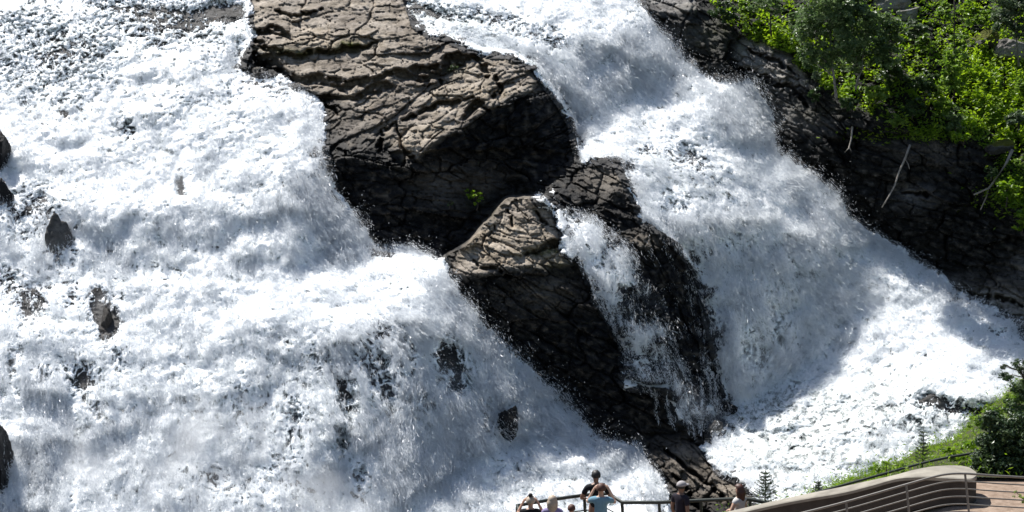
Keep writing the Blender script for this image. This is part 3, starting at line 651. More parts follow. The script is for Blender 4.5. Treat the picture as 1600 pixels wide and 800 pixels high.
boulder(0, 250, 46, 84, 'upper of two black rocks at the left edge of the photo', M_ROCK, 1, group=G1, back=-.6)
boulder(0, 312, 44, 80, 'lower of two black rocks at the left edge of the photo', M_ROCK, 1, group=G1, back=-.3)
boulder(0, 740, 48, 140, 'black rock at the bottom left corner beside white water', M_ROCK, 1, group=G1, back=-.5)
boulder(148, 458, 24, 20, 'small dark rock below the grey slab rock in the left falls', M_ROCK, .9, group=G1, back=-.1)
boulder(168, 506, 18, 60, 'narrow dark rock parting thin water on the left falls', M_ROCK, .9, group=G1, back=.0)
boulder(1465, 634, 92, 36, 'low flat brown rock awash in the pool on the right', M_CLIFFR, .6, group=G1, back=.15)
boulder(1116, 668, 24, 26, 'grey boulder at the foot of the middle trickle', M_CLIFFR, .5, group=G1, back=-.4)
boulder(1133, 637, 38, 26, 'dark boulder just above the grey one at the foot of the trickle', M_ROCK, 1, group=G1, back=-.3)
G2 = 'rocks among the bushes of the right bank'
boulder(1392, 8, 60, 34, 'grey rock at the top edge behind the bushes', M_CLIFFR, .0, .3, group=G2, back=-.2)
boulder(1420, 22, 44, 24, 'small grey rock beside the grey rock at the top edge', M_CLIFFR, .0, .1, group=G2, back=-.2)
boulder(1534, 66, 46, 36, 'dark rock capped with golden moss among the bushes', M_CLIFFR, .85, 1.3, group=G2, back=-.5)
boulder(1584, 80, 58, 44, 'pale grey rock right of the mossy rock at the right edge', M_CLIFFR, .0, .0, group=G2, back=-.4)
boulder(1562, 230, 40, 22, 'golden mossy rock on the lip of the right bank', M_CLIFFR, .85, 1.6, group=G2, back=-.5)

# ------------------------------------------------------------------ leaves
def leaf_mat(name, c1, c2, tr=.35):
    m, t, b = mat(name, c1, .42, .5); a = nd_(t, 'ShaderNodeAttribute', attribute_name='tint')
    r = ramp(t, a.outputs['Fac'], [(0, c1), (1, c2)]); t.links.new(r.outputs[0], b.inputs['Base Color'])
    x = nd_(t, 'ShaderNodeBsdfTranslucent'); h = nd_(t, 'ShaderNodeHueSaturation'); h.inputs['Value'].default_value = 1.5; h.inputs['Saturation'].default_value = 1.1
    t.links.new(r.outputs[0], h.inputs['Color']); t.links.new(h.outputs[0], x.inputs[0])
    mx = nd_(t, 'ShaderNodeMixShader'); mx.inputs[0].default_value = tr
    t.links.new(b.outputs[0], mx.inputs[1]); t.links.new(x.outputs[0], mx.inputs[2]); t.links.new(mx.outputs[0], t.nodes['Material Output'].inputs[0]); return m
L_BIRCH = leaf_mat('birch_leaves', (.075,.13,.045), (.19,.26,.11))
L_BRIGHT = leaf_mat('fresh_leaves', (.11,.19,.03), (.27,.38,.08), .45)
L_FERN = leaf_mat('fern_leaves', (.12,.22,.025), (.29,.41,.05), .5)
L_DARK = leaf_mat('dark_leaves', (.03,.065,.02), (.08,.13,.04), .2)
L_WILLOW = leaf_mat('willow_leaves', (.08,.12,.06), (.17,.22,.13), .3)
L_NEEDLE = leaf_mat('needles', (.03,.06,.025), (.08,.12,.045), .15)
M_BARK = simple('pale_bark', (.30,.28,.25), (.12,.11,.10), 9, .8); M_BARKD = simple('dark_bark', (.05,.04,.03), (.11,.09,.07), 9, .85)
M_DEAD = simple('dead_wood', (.42,.38,.33), (.22,.19,.16), 9, .8)
def leaves_mesh(name, C, size, mt, parent=None, up=.5, asp=.55, tint=None, dirs=None):
    n = len(C); s = size * (.6 + .8 * RNG.random(n))
    nn = RNG.normal(size=(n, 3)); nn[:, 2] = np.abs(nn[:, 2]) + up; nn /= np.linalg.norm(nn, axis=1)[:, None]
    a = RNG.normal(size=(n, 3)) if dirs is None else dirs + RNG.normal(size=(n, 3)) * .35
    a -= (a * nn).sum(1)[:, None] * nn; a /= np.linalg.norm(a, axis=1)[:, None]; b = np.cross(nn, a)
    V = np.empty((n, 4, 3)); V[:, 0] = C - a * s[:, None]; V[:, 1] = C + b * s[:, None] * asp + nn * s[:, None] * .15; V[:, 2] = C + a * s[:, None]; V[:, 3] = C - b * s[:, None] * asp + nn * s[:, None] * .15
    F = np.arange(n * 4).reshape(n, 4)
    ti = RNG.random(n) if tint is None else np.clip(tint + .5 * (RNG.random(n) - .5), 0, 1)
    return np_mesh(name, V.reshape(-1, 3), F, mt, parent, False, {'tint': np.repeat(ti, 4).astype(np.float32)})
def tubes_mesh(name, paths, mt, parent=None, sides=7, smooth=True):
    """each path: list of (point, radius)"""
    Vs, Fs, k = [], [], 0
    for path in paths:
        P = [Vector(p) for p, r in path]; n = len(P); ref = Vector((0.31, .2, 1)).normalized()
        for i in range(n):
            d = (P[min(i + 1, n - 1)] - P[max(i - 1, 0)]).normalized(); rr = ref if abs(d.dot(ref)) < .95 else Vector((1, 0, 0))
            a = d.cross(rr).normalized(); b = d.cross(a).normalized(); r = path[i][1]
            for j in range(sides):
                q = 2 * math.pi * j / sides; Vs.append(P[i] + a * (r * math.cos(q)) + b * (r * math.sin(q)))
        for i in range(n - 1):
            for j in range(sides):
                j2 = (j + 1) % sides; Fs.append((k + i * sides + j, k + i * sides + j2, k + (i + 1) * sides + j2, k + (i + 1) * sides + j))
        # end caps as fans of quads (collapsed)
        for e, i in ((0, 0), (1, n - 1)):
            c = len(Vs); Vs.append(P[i])
            for j in range(0, sides):
                a_, b_2 = k + i * sides + j, k + i * sides + (j + 1) % sides
                Fs.append((c, b_2, a_, a_) if e == 0 else (c, a_, b_2, b_2))
        k = len(Vs)
    me = bpy.data.meshes.new(name)
    me.from_pydata([tuple(v) for v in Vs], [], [tuple(dict.fromkeys(f)) for f in Fs]); me.update()
    me.polygons.foreach_set('use_smooth', [smooth] * len(me.polygons))
    return link_mesh(name, me, mt, parent)
def tree(name, label, cat, trunk_px, blobs, leaf, size, dens, bark, group=None, trunk_r=.05, depth=None, parts=('trunk', 'crown'), fwd=.3, deep=1.0, clump=.6):
    """trunk_px from foot to tip; blobs (u, v, ru, rv) of the crown; all turned to metres at the depth of the foot"""
    u0, v0 = trunk_px[0]; t = depth if depth else base_t(u0, v0) - fwd
    m = t / FPX; foot = Vector(ray(u0, v0) * t)
    root = empty(name, foot, label, cat, group)
    Y = foot.y
    tp = [at(u, v, Y + .25 * math.sin(i * 1.7) * m * 12) - foot for i, (u, v) in enumerate(trunk_px)]
    n = len(tp); path = [(p, trunk_r * (1 - .75 * i / max(1, n - 1))) for i, p in enumerate(tp)]
    paths = [path]; rg = random.Random(int(u0 * 3 + v0))
    cs, Cs, Ts = [], [], []
    for (u, v, ru, rv) in blobs:
        c = at(u, v, Y + (rg.random() - .6) * ru * m * .8) - foot; a, b = ru * m, rv * m
        # a limb reaching into each lobe
        st0 = tp[min(n - 1, max(0, int(n * .5)))] if n > 2 else tp[-1]
        near = min(tp, key=lambda q: (q - c).length + max(0, q.z - c.z) * 2)
        mid = near.lerp(c, .5) + Vector((rg.uniform(-.1, .1), rg.uniform(-.1, .1), .05))
        paths.append([(near, trunk_r * .5), (mid, trunk_r * .32), (c, trunk_r * .15)])
        for q in range(3):
            e = c + Vector((rg.uniform(-.8, .8) * a, rg.uniform(-.7, .7) * a, rg.uniform(-.5, .9) * b)); paths.append([(mid, trunk_r * .25), (mid.lerp(e, .6) + Vector((0, 0, .04)), trunk_r * .15), (e, trunk_r * .06)])
        k = int(dens * ru * rv)
        # leaves hang in clumps with gaps between
        nc = max(5, int(k / 34)); cc = RNG.normal(size=(nc, 3)); cc /= np.linalg.norm(cc, axis=1)[:, None]; cc *= (RNG.random(nc) ** .45)[:, None]
        cc = cc * np.array([a, a * deep, b]) + np.array(c)
        pick = RNG.integers(0, nc, k); off = RNG.normal(size=(k, 3)) * np.array([1, 1, .6]) * (a + b) * .5 * clump * .22
        Cs.append(cc[pick] + off); Ts.append(RNG.random(nc)[pick])
    tubes_mesh(parts[0], paths, bark, root)
    leaves_mesh(parts[1], np.concatenate(Cs), size, leaf, root, tint=np.concatenate(Ts))
    return root
GT = 'trees and bushes on the right bank'
BIR = dict(group=GT)
tree('birch_tree', 'grey-green birch with straight pale trunk, upper middle of the right bank', 'tree', [(1307,154),(1303,120),(1298,80),(1297,30),(1296,0)], [(1288,8,40,34),(1266,48,24,36),(1310,58,28,38),(1288,92,26,22),(1330,12,34,26),(1264,90,14,18),(1300,-20,50,20)], L_BIRCH,   .080, 1.5, M_BARK, GT, .06, fwd=.9)
tree('birch_tree', 'birch with bent pale trunk leaning right of the straight one', 'tree', [(1337,140),(1340,125),(1347,108),(1348,88),(1353,50)], [(1350,52,40,36),(1388,42,22,24),(1328,92,26,20),(1376,84,28,22),(1402,66,16,16),(1345,20,26,16)], L_BIRCH,   .080, 1.5, M_BARK, GT, .055, fwd=.9)
tree('small_tree', 'small tree with a thin dark trunk near the top left of the bank', 'tree', [(1205,58),(1204,40),(1203,18)], [(1198,2,30,14),(1216,14,16,9),(1180,8,16,12)], L_BIRCH, .055, 2.2, M_BARKD, GT, .05, fwd=.5)
tree('birch_tree', 'silvery birch at the top right corner of the photo', 'tree', [(1592,104),(1588,60),(1584,20)], [(1580,6,34,30),(1562,38,18,18),(1600,44,22,20),(1600,0,30,26)], L_WILLOW,   .080, 1.6, M_BARK, GT, .05, fwd=1.1)
tree('young_tree', 'slim young tree with thin dark leader above bright leaves', 'tree', [(1491,150),(1491,90),(1491,40),(1491,-12)], [(1489,95,22,22),(1484,130,24,24),(1498,64,18,14),(1474,170,18,20),(1476,20,16,14),(1505,28,12,12)], L_BRIGHT, .085, 1.4, M_BARKD, GT, .045, fwd=.9)
def bush(u, v, ru, rv, leaf, label, size=.08, dens=1.3, fwd=.35, name='bush', group=GT, cat='bush', n=4, bark=None, depth=None, asp=1):
    rg = random.Random(int(u * 5 + v)); bl = [(u + rg.uniform(-.45, .45) * ru, v + rg.uniform(-.45, .4) * rv, ru * rg.uniform(.45, .7), rv * rg.uniform(.4, .65)) for k in range(n)]
    return tree(name, label, cat, [(u, v + rv), (u + 2, v + rv * .4), (u, v)], bl, leaf, size, dens, bark or M_BARKD, group, .03, depth, ('stem', 'foliage'), fwd)
BUSH = [
 (1425,44,27,24,L_WILLOW,'pale green bush under the two grey rocks at the top'),
 (1452,72,20,20,L_BRIGHT,'green bush between the pale bush and the slim young tree'),
 (1400,112,42,22,L_DARK,'dark bush below the bent birch'),
 (1444,132,28,26,L_DARK,'very dark bush left of the slim young tree'),
 (1368,146,30,16,L_BRIGHT,'low green bush at the foot of the bent birch'),
 (1425,168,26,18,L_DARK,'dark bush at the cliff lip below the very dark one'),
 (1400,188,18,14,L_BRIGHT,'little leafy bush hanging over the cliff edge'),
 (1590,186,24,20,L_WILLOW,'pale willow bush at the right edge halfway down the bank'),
 (1492,188,26,20,L_BIRCH,'grey-green bush at the foot of the slim young tree'),
 (1274,150,16,14,L_DARK,'dark bush beside the grey cliff block'),
 (1275,118,12,10,L_WILLOW,'tiny silver-leaved bush above the grey cliff block'),
 (1540,30,26,20,L_BRIGHT,'bright bush above the rock capped with golden moss'),
 (1512,14,20,18,L_FERN,'yellow-green bush at the top right of the slim young tree'),
 (1128,22,28,22,L_DARK,'dark bush at the top left end of the bank'),
 (1165,10,24,20,L_BRIGHT,'green bush at the top edge left of the small thin tree'),
 (1245,42,18,26,L_BIRCH,'rounded bush left of the straight birch'),
 (1505,215,26,12,L_FERN,'yellow-green bush on the cliff lip'),
 (1572,300,22,24,L_FERN,'ferny bush on the ledge below the mossy lip'),
 (1602,265,16,26,L_BRIGHT,'leafy bush at the right edge above the ferny ledge'),
 (1596,345,18,22,L_FERN,'lowest ferny bush at the right edge hanging over the dark rock'),
 (1548,268,16,14,L_DARK,'dark bush in front of the cliff beside the forked bare branch'),
 (1330,160,26,14,L_DARK,'low dark bush below the straight birch'),
 (1600,140,22,24,L_BRIGHT,'bright bush at the right edge below the pale grey rock'),
]
for u, v, a, b, lf, lab in BUSH: bush(u, v, a, b, lf, lab)
bush(745, 312, 18, 18, L_FERN, 'small yellow-green bush in the shade under the huge outcrop', .045, 1.3, .5, group=None)
bush(703, 318, 8, 6, L_DARK, 'tiny dark bush left of the yellow-green one under the outcrop', .04, 2, .4, group=None)
bush(708, 106, 10, 9, L_DARK, 'tiny dark green bush in the crevice of the huge outcrop', .045, 2.5, .2, group=None)
# ferns and herbs covering the bank
def ground_cover(n):
    gl = poly_mask([(1150,44),(1180,40),(1250,70),(1290,130),(1330,160),(1300,165),(1240,110),(1190,70)], 1).astype(np.float32) + poly_mask([(1495,90),(1560,60),(1610,110),(1700,150),(1700,240),(1560,215),(1500,200),(1480,150)], 1)
    dens = (M_VEG * (.35 + 1.5 * np.clip(blur(gl, 6), 0, 1)) * sstep(-.35, .25, perlin(UU / 20, VV / 14, 95.)) + .0).ravel()
    for (u, v, a, b) in ((1184,58,18,7),(1590,310,40,20),(1440,214,60,8)): dens = dens + (1.2 * blob(u, v, a, b) * (M_CLIFF)).ravel()
    k = RNG.choice(dens.size, n, p=dens / dens.sum())
    P = (D3.reshape(-1, 3)[k] * (T + SHIFT).ravel()[k][:, None]) + np.stack([RNG.normal(size=n) * .04, RNG.normal(size=n) * .04, RNG.exponential(.16, n)], 1)
    yel = np.clip(perlin(UU / 30, VV / 30, 97.).ravel()[k] + .5 + .4 * blur(gl, 6).ravel()[k], 0, 1)
    return leaves_mesh('ground_cover', P, .085, L_FERN, None, .7, .45, yel)
tag(ground_cover(52000), 'bright ferns and herbs covering the bank', None, None, 'stuff')
# dead branches over the dark cliff
def branch(pts, r, label, fwd=.8, twigs=()):
    t = base_t(*pts[0]) - fwd; Y = (ray(*pts[0]) * t)[1]; foot = at(*pts[0], Y)
    ps = [[(at(u, v, Y - .1 * i) - foot, r * (1 - .6 * i / len(pts))) for i, (u, v) in enumerate(pts)]]
    for tw in twigs: ps.append([(at(u, v, Y - .1 * i) - foot, r * .5 * (1 - .5 * i / len(tw))) for i, (u, v) in enumerate(tw)])
    o = tubes_mesh('dead_branch', ps, M_DEAD, None, 6); o.location = foot; return tag(o, label, 'branch', 'bare dead branches')
branch([(1422,226),(1414,248),(1405,268),(1398,290),(1388,308),(1378,324)], .045, 'long bare branch slanting down across the dark cliff', twigs=[[(1414,248),(1419,256),(1421,264)]])
branch([(1582,234),(1572,256),(1556,280),(1545,294),(1522,304)], .06, 'forked bare branch below the mossy lip at the right', twigs=[[(1545,294),(1541,308),(1532,328)], [(1556,280),(1560,292)]])
branch([(1332,198),(1330,218),(1326,232),(1320,238)], .035, 'short bare branch stub left of the long one on the cliff', twigs=[[(1326,228),(1330,236)]])

# ------------------------------------------------------------------ the near bank, walkway and platform
M_SAND = simple('sandy_path', (.20,.14,.10), (.38,.29,.225), 5, .9, .2, .8, .05)
M_GRASSG = simple('bank_soil', (.03,.035,.015), (.07,.08,.03), 2.5, .9, .2, .6, .05)
M_CONC = simple('pale_concrete', (.22,.20,.17), (.40,.37,.31), 2.2, .85, .2, .3, .01)
M_STEEL = simple('green_grey_steel', (.035,.042,.036), (.06,.068,.058), 14, .5, .4, .1, .003)
M_RAIL = simple('weathered_rail', (.16,.15,.13), (.24,.22,.20), 14, .45, .5, .1, .003)
M_WOOD = simple('deck_boards', (.22,.17,.12), (.32,.26,.19), 6, .8, .3, .3, .01)
def lerp_sheet(name, A, B, n, m, mt, amp=.15, fq=.8):
    def res(P, k):
        P = np.array([tuple(p) for p in P]); d = np.r_[0, np.cumsum(np.linalg.norm(np.diff(P, axis=0), axis=1))]; x = np.linspace(0, d[-1], k)
        return np.stack([np.interp(x, d, P[:, i]) for i in range(3)], 1)
    a, b = res(A, n), res(B, n); s = np.linspace(0, 1, m)[None, :, None]; G = a[:, None] * (1 - s) + b[:, None] * s
    G[..., 2] += amp * fbm(G, fq, 5, .55, 33., 0) * np.minimum(1, np.minimum(s[..., 0], 1 - s[..., 0]) * 8)
    idx = np.arange(n * m).reshape(n, m); F = np.stack([idx[:-1, :-1], idx[1:, :-1], idx[1:, 1:], idx[:-1, 1:]], -1).reshape(-1, 4)
    return np_mesh(name, G.reshape(-1, 3), F, mt), G
# grassy bank between the handrail and the pool
far = [(1120,810),(1190,800),(1235,790),(1300,764),(1350,744),(1400,722),(1440,700),(1490,688),(1520,655),(1560,618),(1610,575),(1700,530),(1820,500)]
A = [Vector(ray(u, v) * (base_t(u, min(v, 900)) + .3)) for u, v in far]
B = [at(u, v, y) for u, v, y in ((1120,822,32.6),(1190,810,32.4),(1250,796,32.2),(1300,785,32),(1350,772,31.8),(1400,760,31.6),(1440,748,31.4),(1500,744,31.3),(1560,746,31.3),(1640,748,31.2),(1760,748,31.2),(1840,748,31.2),(1950,748,31.2))]
bank, GB = lerp_sheet('hillside', A, B, 240, 120, M_GRASSG, .35)
tag(bank, 'steep grassy slope beyond the wall', None, None, 'structure')
nb = 26000; gi_ = RNG.random(nb) ** .8; ij = (RNG.random(nb) * 239).astype(int), np.clip((RNG.random(nb) ** 1.2 * 119), 0, 118).astype(int)
Pg = GB[ij] + RNG.normal(size=(nb, 3)) * .05; Pg[:, 2] += RNG.exponential(.10, nb)
pn_ = perlin(Pg[:, 0] * .9, Pg[:, 1] * .6, 5.) ; keep = (pn_ > -.25 + RNG.random(nb) * .3) & (Pg[:, 0] > 6.6 + RNG.random(nb) * 2.5) | (RNG.random(nb) < .12); Pg = Pg[keep]
tag(leaves_mesh('grass', Pg, .055, L_FERN, None, .1, .25, np.clip(RNG.random(len(Pg)) * .8, 0, 1)), 'grass and herbs on the slope beyond the wall', None, None, 'stuff')
# path
A = [Vector((2.0, 33.2, -10.3)), Vector((5.2, 32.0, -9.6)), Vector((7.0, 31.6, -8.75)), Vector((8.6, 31.5, -8.1)), Vector((9.6, 31.6, -8.0)), Vector((14, 31.6, -8.0))]
B = [Vector((2.0, 22, -10.3)), Vector((5.2, 22, -9.6)), Vector((7.0, 22, -8.75)), Vector((8.6, 22, -8.1)), Vector((9.6, 22, -8.0)), Vector((14, 22, -8.0))]
pth, _ = lerp_sheet('path', A, B, 120, 60, M_SAND, .04, 1.5); tag(pth, 'sandy footpath', None, None, 'structure')
# concrete parapet
WI = [(1080,815,31.5),(1130,809,31.3),(1200,793,31.),(1250,783,30.8),(1315,772,30.5),(1360,761,30.2),(1400,750,30.),(1430,747.5,29.8),(1460,748,29.7),(1500,750,29.62),(1518,750.5,29.62),(1526,746,29.85)]
WO = [(1080,811),(1130,804),(1200,788),(1250,777),(1315,764),(1360,754),(1400,745),(1430,737),(1460,732),(1490,730.5),(1512,733),(1525,741)]
wi = [at(*q) for q in WI]; wo = [at_z(u, v, p.z - .004) for (u, v), p in zip(WO, wi)]
base_z = [-10.2,-10.1,-9.7,-9.4,-9.0,-8.6,-8.35,-8.2,-8.1,-8.05,-8.05,-8.05]
bm = bmesh.new(); rows = []
def catm(L_, k=5):
    o = []
    for i in range(len(L_) - 1):
        p0, p1, p2, p3 = L_[max(0, i - 1)], L_[i], L_[i + 1], L_[min(len(L_) - 1, i + 2)]
        for j in range(k):
            t = j / k; o.append(.5 * ((2 * p1) + (p2 - p0) * t + (2 * p0 - 5 * p1 + 4 * p2 - p3) * t * t + (3 * p1 - p0 - 3 * p2 + p3) * t ** 3))
    o.append(L_[-1]); return o
cwi, cwo = catm(wi), catm(wo); cb = np.interp(np.linspace(0, len(base_z) - 1, len(cwi)), range(len(base_z)), base_z)
for p, q, z in zip(cwi, cwo, cb):
    d = (q - p); d = d.normalized() * .02
    r = [Vector((p.x, p.y, z)), p - Vector((0, 0, .02)), p + d, q - d, q - Vector((0, 0, .02)), Vector((q.x, q.y, z - .4))]
    rows.append([bm.verts.new(x) for x in r])
for a, b in zip(rows[:-1], rows[1:]):
    for k in range(5): bm.faces.new((a[k], a[k + 1], b[k + 1], b[k]))
bm.faces.new(rows[0]); bm.faces.new(rows[-1][::-1]); bmesh.ops.recalc_face_normals(bm, faces=bm.faces[:])
for f in list(bm.faces):
    f.material_index = 0
me = bpy.data.meshes.new('parapet_wall'); bm.to_mesh(me); bm.free()
M_FACE = simple('shade_dark_wall', (.055,.048,.042), (.085,.075,.066), 4, .9, .15, .3, .01)  # shade on the wall's path side is put into this dark colour
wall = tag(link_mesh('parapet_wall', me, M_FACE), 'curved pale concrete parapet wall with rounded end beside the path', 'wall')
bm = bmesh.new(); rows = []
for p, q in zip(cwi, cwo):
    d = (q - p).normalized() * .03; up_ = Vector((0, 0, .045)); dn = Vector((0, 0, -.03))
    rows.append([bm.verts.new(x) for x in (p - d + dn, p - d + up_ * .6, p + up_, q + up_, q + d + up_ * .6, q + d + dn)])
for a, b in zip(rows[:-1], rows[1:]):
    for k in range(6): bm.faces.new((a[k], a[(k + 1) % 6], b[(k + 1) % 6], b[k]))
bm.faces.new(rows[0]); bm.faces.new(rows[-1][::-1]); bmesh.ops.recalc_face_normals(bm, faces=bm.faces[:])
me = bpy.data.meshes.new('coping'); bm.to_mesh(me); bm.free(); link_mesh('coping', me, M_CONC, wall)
def smooth_path(pts, k=6): return catm([Vector(p) for p in pts], k)
def railing(name, label, tops, drops, post_ids, r, rp, foot, mt, cat='railing', lean=None, rail_name='rail', group=None):
    root = empty(name, tops[0] * 1.0 - Vector((0, 0, foot)), label, cat, group); o = root.location.copy()
    cp = smooth_path(tops)
    for k, d in enumerate(drops):
        tubes_mesh('handrail' if k == 0 else rail_name, [[(p - o - Vector((0, 0, d)), r if k == 0 else r * .62) for p in cp]], mt, root, 8)
    for i in post_ids:
        p = tops[i] if isinstance(i, int) else tops[int(i)].lerp(tops[int(i) + 1], i - int(i)); ln = lean or Vector((0, 0, 0))
        a, b = p - o - Vector((0, 0, .01)), p - o - Vector((0, 0, foot)) + ln
        tubes_mesh('post', [[(a, rp), (a.lerp(b, .5), rp), (b, rp)]], mt, root, 4, False)
    return root
NT = [at(u, v, y) for u, v, y in ((1150,826,28.3),(1235,806,28.2),(1322,784,28.1),(1416,757,28),(1455,746,27.95),(1480,741,27.95),(1508,740,28),(1550,743,28),(1600,746,28.1),(1700,752,28.3))]
railing('railing', 'near steel railing of thin horizontal rails in front of the concrete wall', NT, [0,.145,.29,.435,.58,.725], [0,2,3,6,9], .021, .024, 1.15, M_RAIL, lean=Vector((.12, -.1, 0)))
FT = [at(u, v, y) for u, v, y in ((1224,784,32.0),(1260,774,32.1),(1299,763,32.2),(1350,749,32.4),(1400,735,32.6),(1440,724,32.8),(1485,714,32.9),(1540,706,33.0),(1620,700,33.2))]
railing('handrail', 'single dark green handrail on the slope beyond the concrete wall', FT, [0], [2,5,7.0], .028, .032, 1.0, M_STEEL)
LT = [at(u, v, y) for u, v, y in ((1500,737,32.3),(1516,731,32.4),(1532,727,32.5))]
railing('handrail', 'short lower rail piece behind the round wall end', LT, [0], [2], .022, .022, .5, M_RAIL)
PT = [at(u, v, y) for u, v, y in ((815,808,32.2),(808,790,32.75),(860,781,33.2),(913,773.5,33.55),(950,771,33.6),(960,777,33.4),(972,785,33.1),(1030,785,33.05),(1095,782,33.0),(1150,779.5,32.95),(1172,780,32.9),(1206,788,32.7))]
pr = empty('railing', Vector((PT[1].x, PT[1].y, -10.05)), 'dark railing of the viewing platform at the bottom of the photo', 'railing'); o_ = pr.location.copy()
tubes_mesh('handrail', [[(p - o_, .040) for p in PT]], M_STEEL, pr, 8)
for d in (.35, .7): tubes_mesh('rail', [[(p - o_ - Vector((0, 0, d)), .016) for p in PT]], M_STEEL, pr, 6)
for i in (1, 3, 6, 7, 8, 10):
    p = PT[i] - o_; tubes_mesh('post', [[(p - Vector((0, 0, .02)), .04), (Vector((p.x + .06, p.y, 0)), .04)]], M_STEEL, pr, 4, False)
bm = bmesh.new()
dk = [(PT[1].x - .3, 30.2), (PT[11].x + .3, 30.2), (PT[11].x + .2, 33.2), (PT[6].x, 33.5), (PT[3].x, 34.0), (PT[1].x - .3, 33.2)]
tv = [bm.verts.new((x, y, -10.05)) for x, y in dk]; bv = [bm.verts.new((x, y, -10.25)) for x, y in dk]; bm.faces.new(tv); bm.faces.new(bv[::-1])
for i in range(6): bm.faces.new((tv[i], bv[i], bv[(i + 1) % 6], tv[(i + 1) % 6]))
bmesh.ops.recalc_face_normals(bm, faces=bm.faces[:]); me = bpy.data.meshes.new('viewing_platform'); bm.to_mesh(me); bm.free()
dko = tag(link_mesh('viewing_platform', me, M_WOOD), 'board deck under the group of sightseers', 'platform')
for (x, y) in dk: tubes_mesh('support_post', [[(Vector((x * .98 + .05, y - .1 if y > 31 else y + .1, -10.25)), .08), (Vector((x * .98 + .05, y - .1 if y > 31 else y + .1, -13.5)), .08)]], M_STEEL, dko, 8)

# spruce saplings
def sapling(u, vtip, vbase, y, label, spread=.42, whorls=9, dens=1.):
    foot = at(u, vbase, y); hgt = (at(u, vtip, y) - foot).z; root = empty('spruce_sapling', foot, label, 'sapling', 'young spruces beyond the railings')
    tubes_mesh('trunk', [[(Vector((0, 0, 0)), .018), (Vector((.01, 0, hgt * .5)), .012), (Vector((0, 0, hgt)), .004)]], M_BARKD, root, 6)
    ps, C, Dr = [], [], []; rg = random.Random(int(u))
    for k in range(whorls):
        f = .12 + .84 * k / whorls; z = hgt * f; ln = spread * hgt * (1 - f) ** .8 + .03
        for j in range(6):
            a = j * 1.047 + k * .7 + rg.uniform(-.2, .2); l = ln * rg.uniform(.7, 1.1); d = Vector((math.cos(a), math.sin(a), 0)); side = Vector((-d.y, d.x, 0))
            e = Vector((0, 0, z)) + d * l + Vector((0, 0, l * .38)); mid = Vector((0, 0, z)) + d * l * .5 + Vector((0, 0, l * .10)); ps.append([(Vector((0, 0, z)), .007), (mid, .005), (e, .003)])
            for q in range(int(10 * dens)):
                s_ = rg.uniform(.15, 1); c = (Vector((0, 0, z)).lerp(mid, s_ * 2) if s_ < .5 else mid.lerp(e, s_ * 2 - 1)); sg = rg.choice((-1, 1)); dd = (d + side * sg * 1.1 + Vector((0, 0, .15))).normalized()
                L2 = .30 * l * (1.15 - s_) + .015
                C.append(tuple(c + dd * L2 * .5)); Dr.append(tuple(dd))
    tubes_mesh('branches', ps, M_BARKD, root, 4)
    leaves_mesh('needles', np.array(C), .035, L_NEEDLE, root, 0., .22, None, np.array(Dr)); return root
sapling(1195, 733, 790, 33.6, 'young spruce right of the red-haired woman at the platform end', .42, 9, 1.5)
sapling(1441, 668, 730, 33.8, 'thin young spruce behind the middle post of the green handrail', .24, 9)
sapling(1278, 750, 778, 33.2, 'smallest young spruce sticking up behind the handrail on the left', .35, 6)
# lower right greenery
GL = 'greenery of the near slope'
def ntree(name, label, cat, trunk, blobs, leaf, size, dens, bark, Y, tr=.04, clump=.6, parts=('trunk', 'crown')):
    u0, v0 = trunk[0]; return tree(name, label, cat, trunk, blobs, leaf, size, dens, bark, GL, tr, Y / ray(u0, v0)[1], parts, 0, 1., clump)
ntree('juniper_bush', 'dense dark green juniper behind the round wall end', 'bush', [(1570,752),(1568,720),(1566,690)], [(1562,722,32,24),(1588,715,30,28),(1560,685,26,28),(1590,672,30,30),(1536,722,18,18),(1545,660,14,20),(1612,700,30,40),(1540,695,16,18)], L_NEEDLE, .042, 3.2, M_BARKD, 32.3, .06, .75, ('stem', 'foliage'))
ntree('birch_tree', 'sparse leafy birch reaching in at the right edge above the juniper', 'tree', [(1625,745),(1615,680),(1604,640),(1600,590),(1598,560)], [(1596,572,16,14),(1574,590,16,8),(1598,612,20,16),(1582,632,16,10),(1600,645,22,16),(1566,572,8,5),(1612,600,20,30)], L_DARK, .032, 2.2, M_BARKD, 33.0, .03, .8)
ntree('bush', 'small bright bush right of the thin young spruce', 'bush', [(1500,725),(1500,712),(1500,706)], [(1485,706,16,8),(1512,696,18,10),(1500,715,18,9)], L_FERN, .035, 2.6, M_BARKD, 34.5, .02, .7, ('stem', 'foliage'))
ntree('bush', 'low olive bush behind the handrail left of the thin spruce', 'bush', [(1385,745),(1385,735),(1385,728)], [(1372,734,16,9),(1392,726,14,9),(1408,730,12,7)], L_FERN, .032, 1.5, M_BARKD, 33.6, .02, .8, ('stem', 'foliage'))
ntree('bush', 'bright green bush on the slope above the juniper by the pool', 'bush', [(1550,665),(1550,655),(1550,645)], [(1530,660,18,12),(1556,648,20,12),(1580,640,18,12),(1590,620,20,14)], L_BRIGHT, .04, 2.4, M_BARKD, 38., .02, .7, ('stem', 'foliage'))
ntree('bush', 'small sprig of leaves in front of the sandy path at the right edge', 'bush', [(1606,800),(1602,785),(1596,775)], [(1592,776,8,5),(1586,770,6,3),(1600,784,8,6)], L_BRIGHT, .02, 1.2, M_BARKD, 27.2, .01, .8, ('stem', 'foliage'))

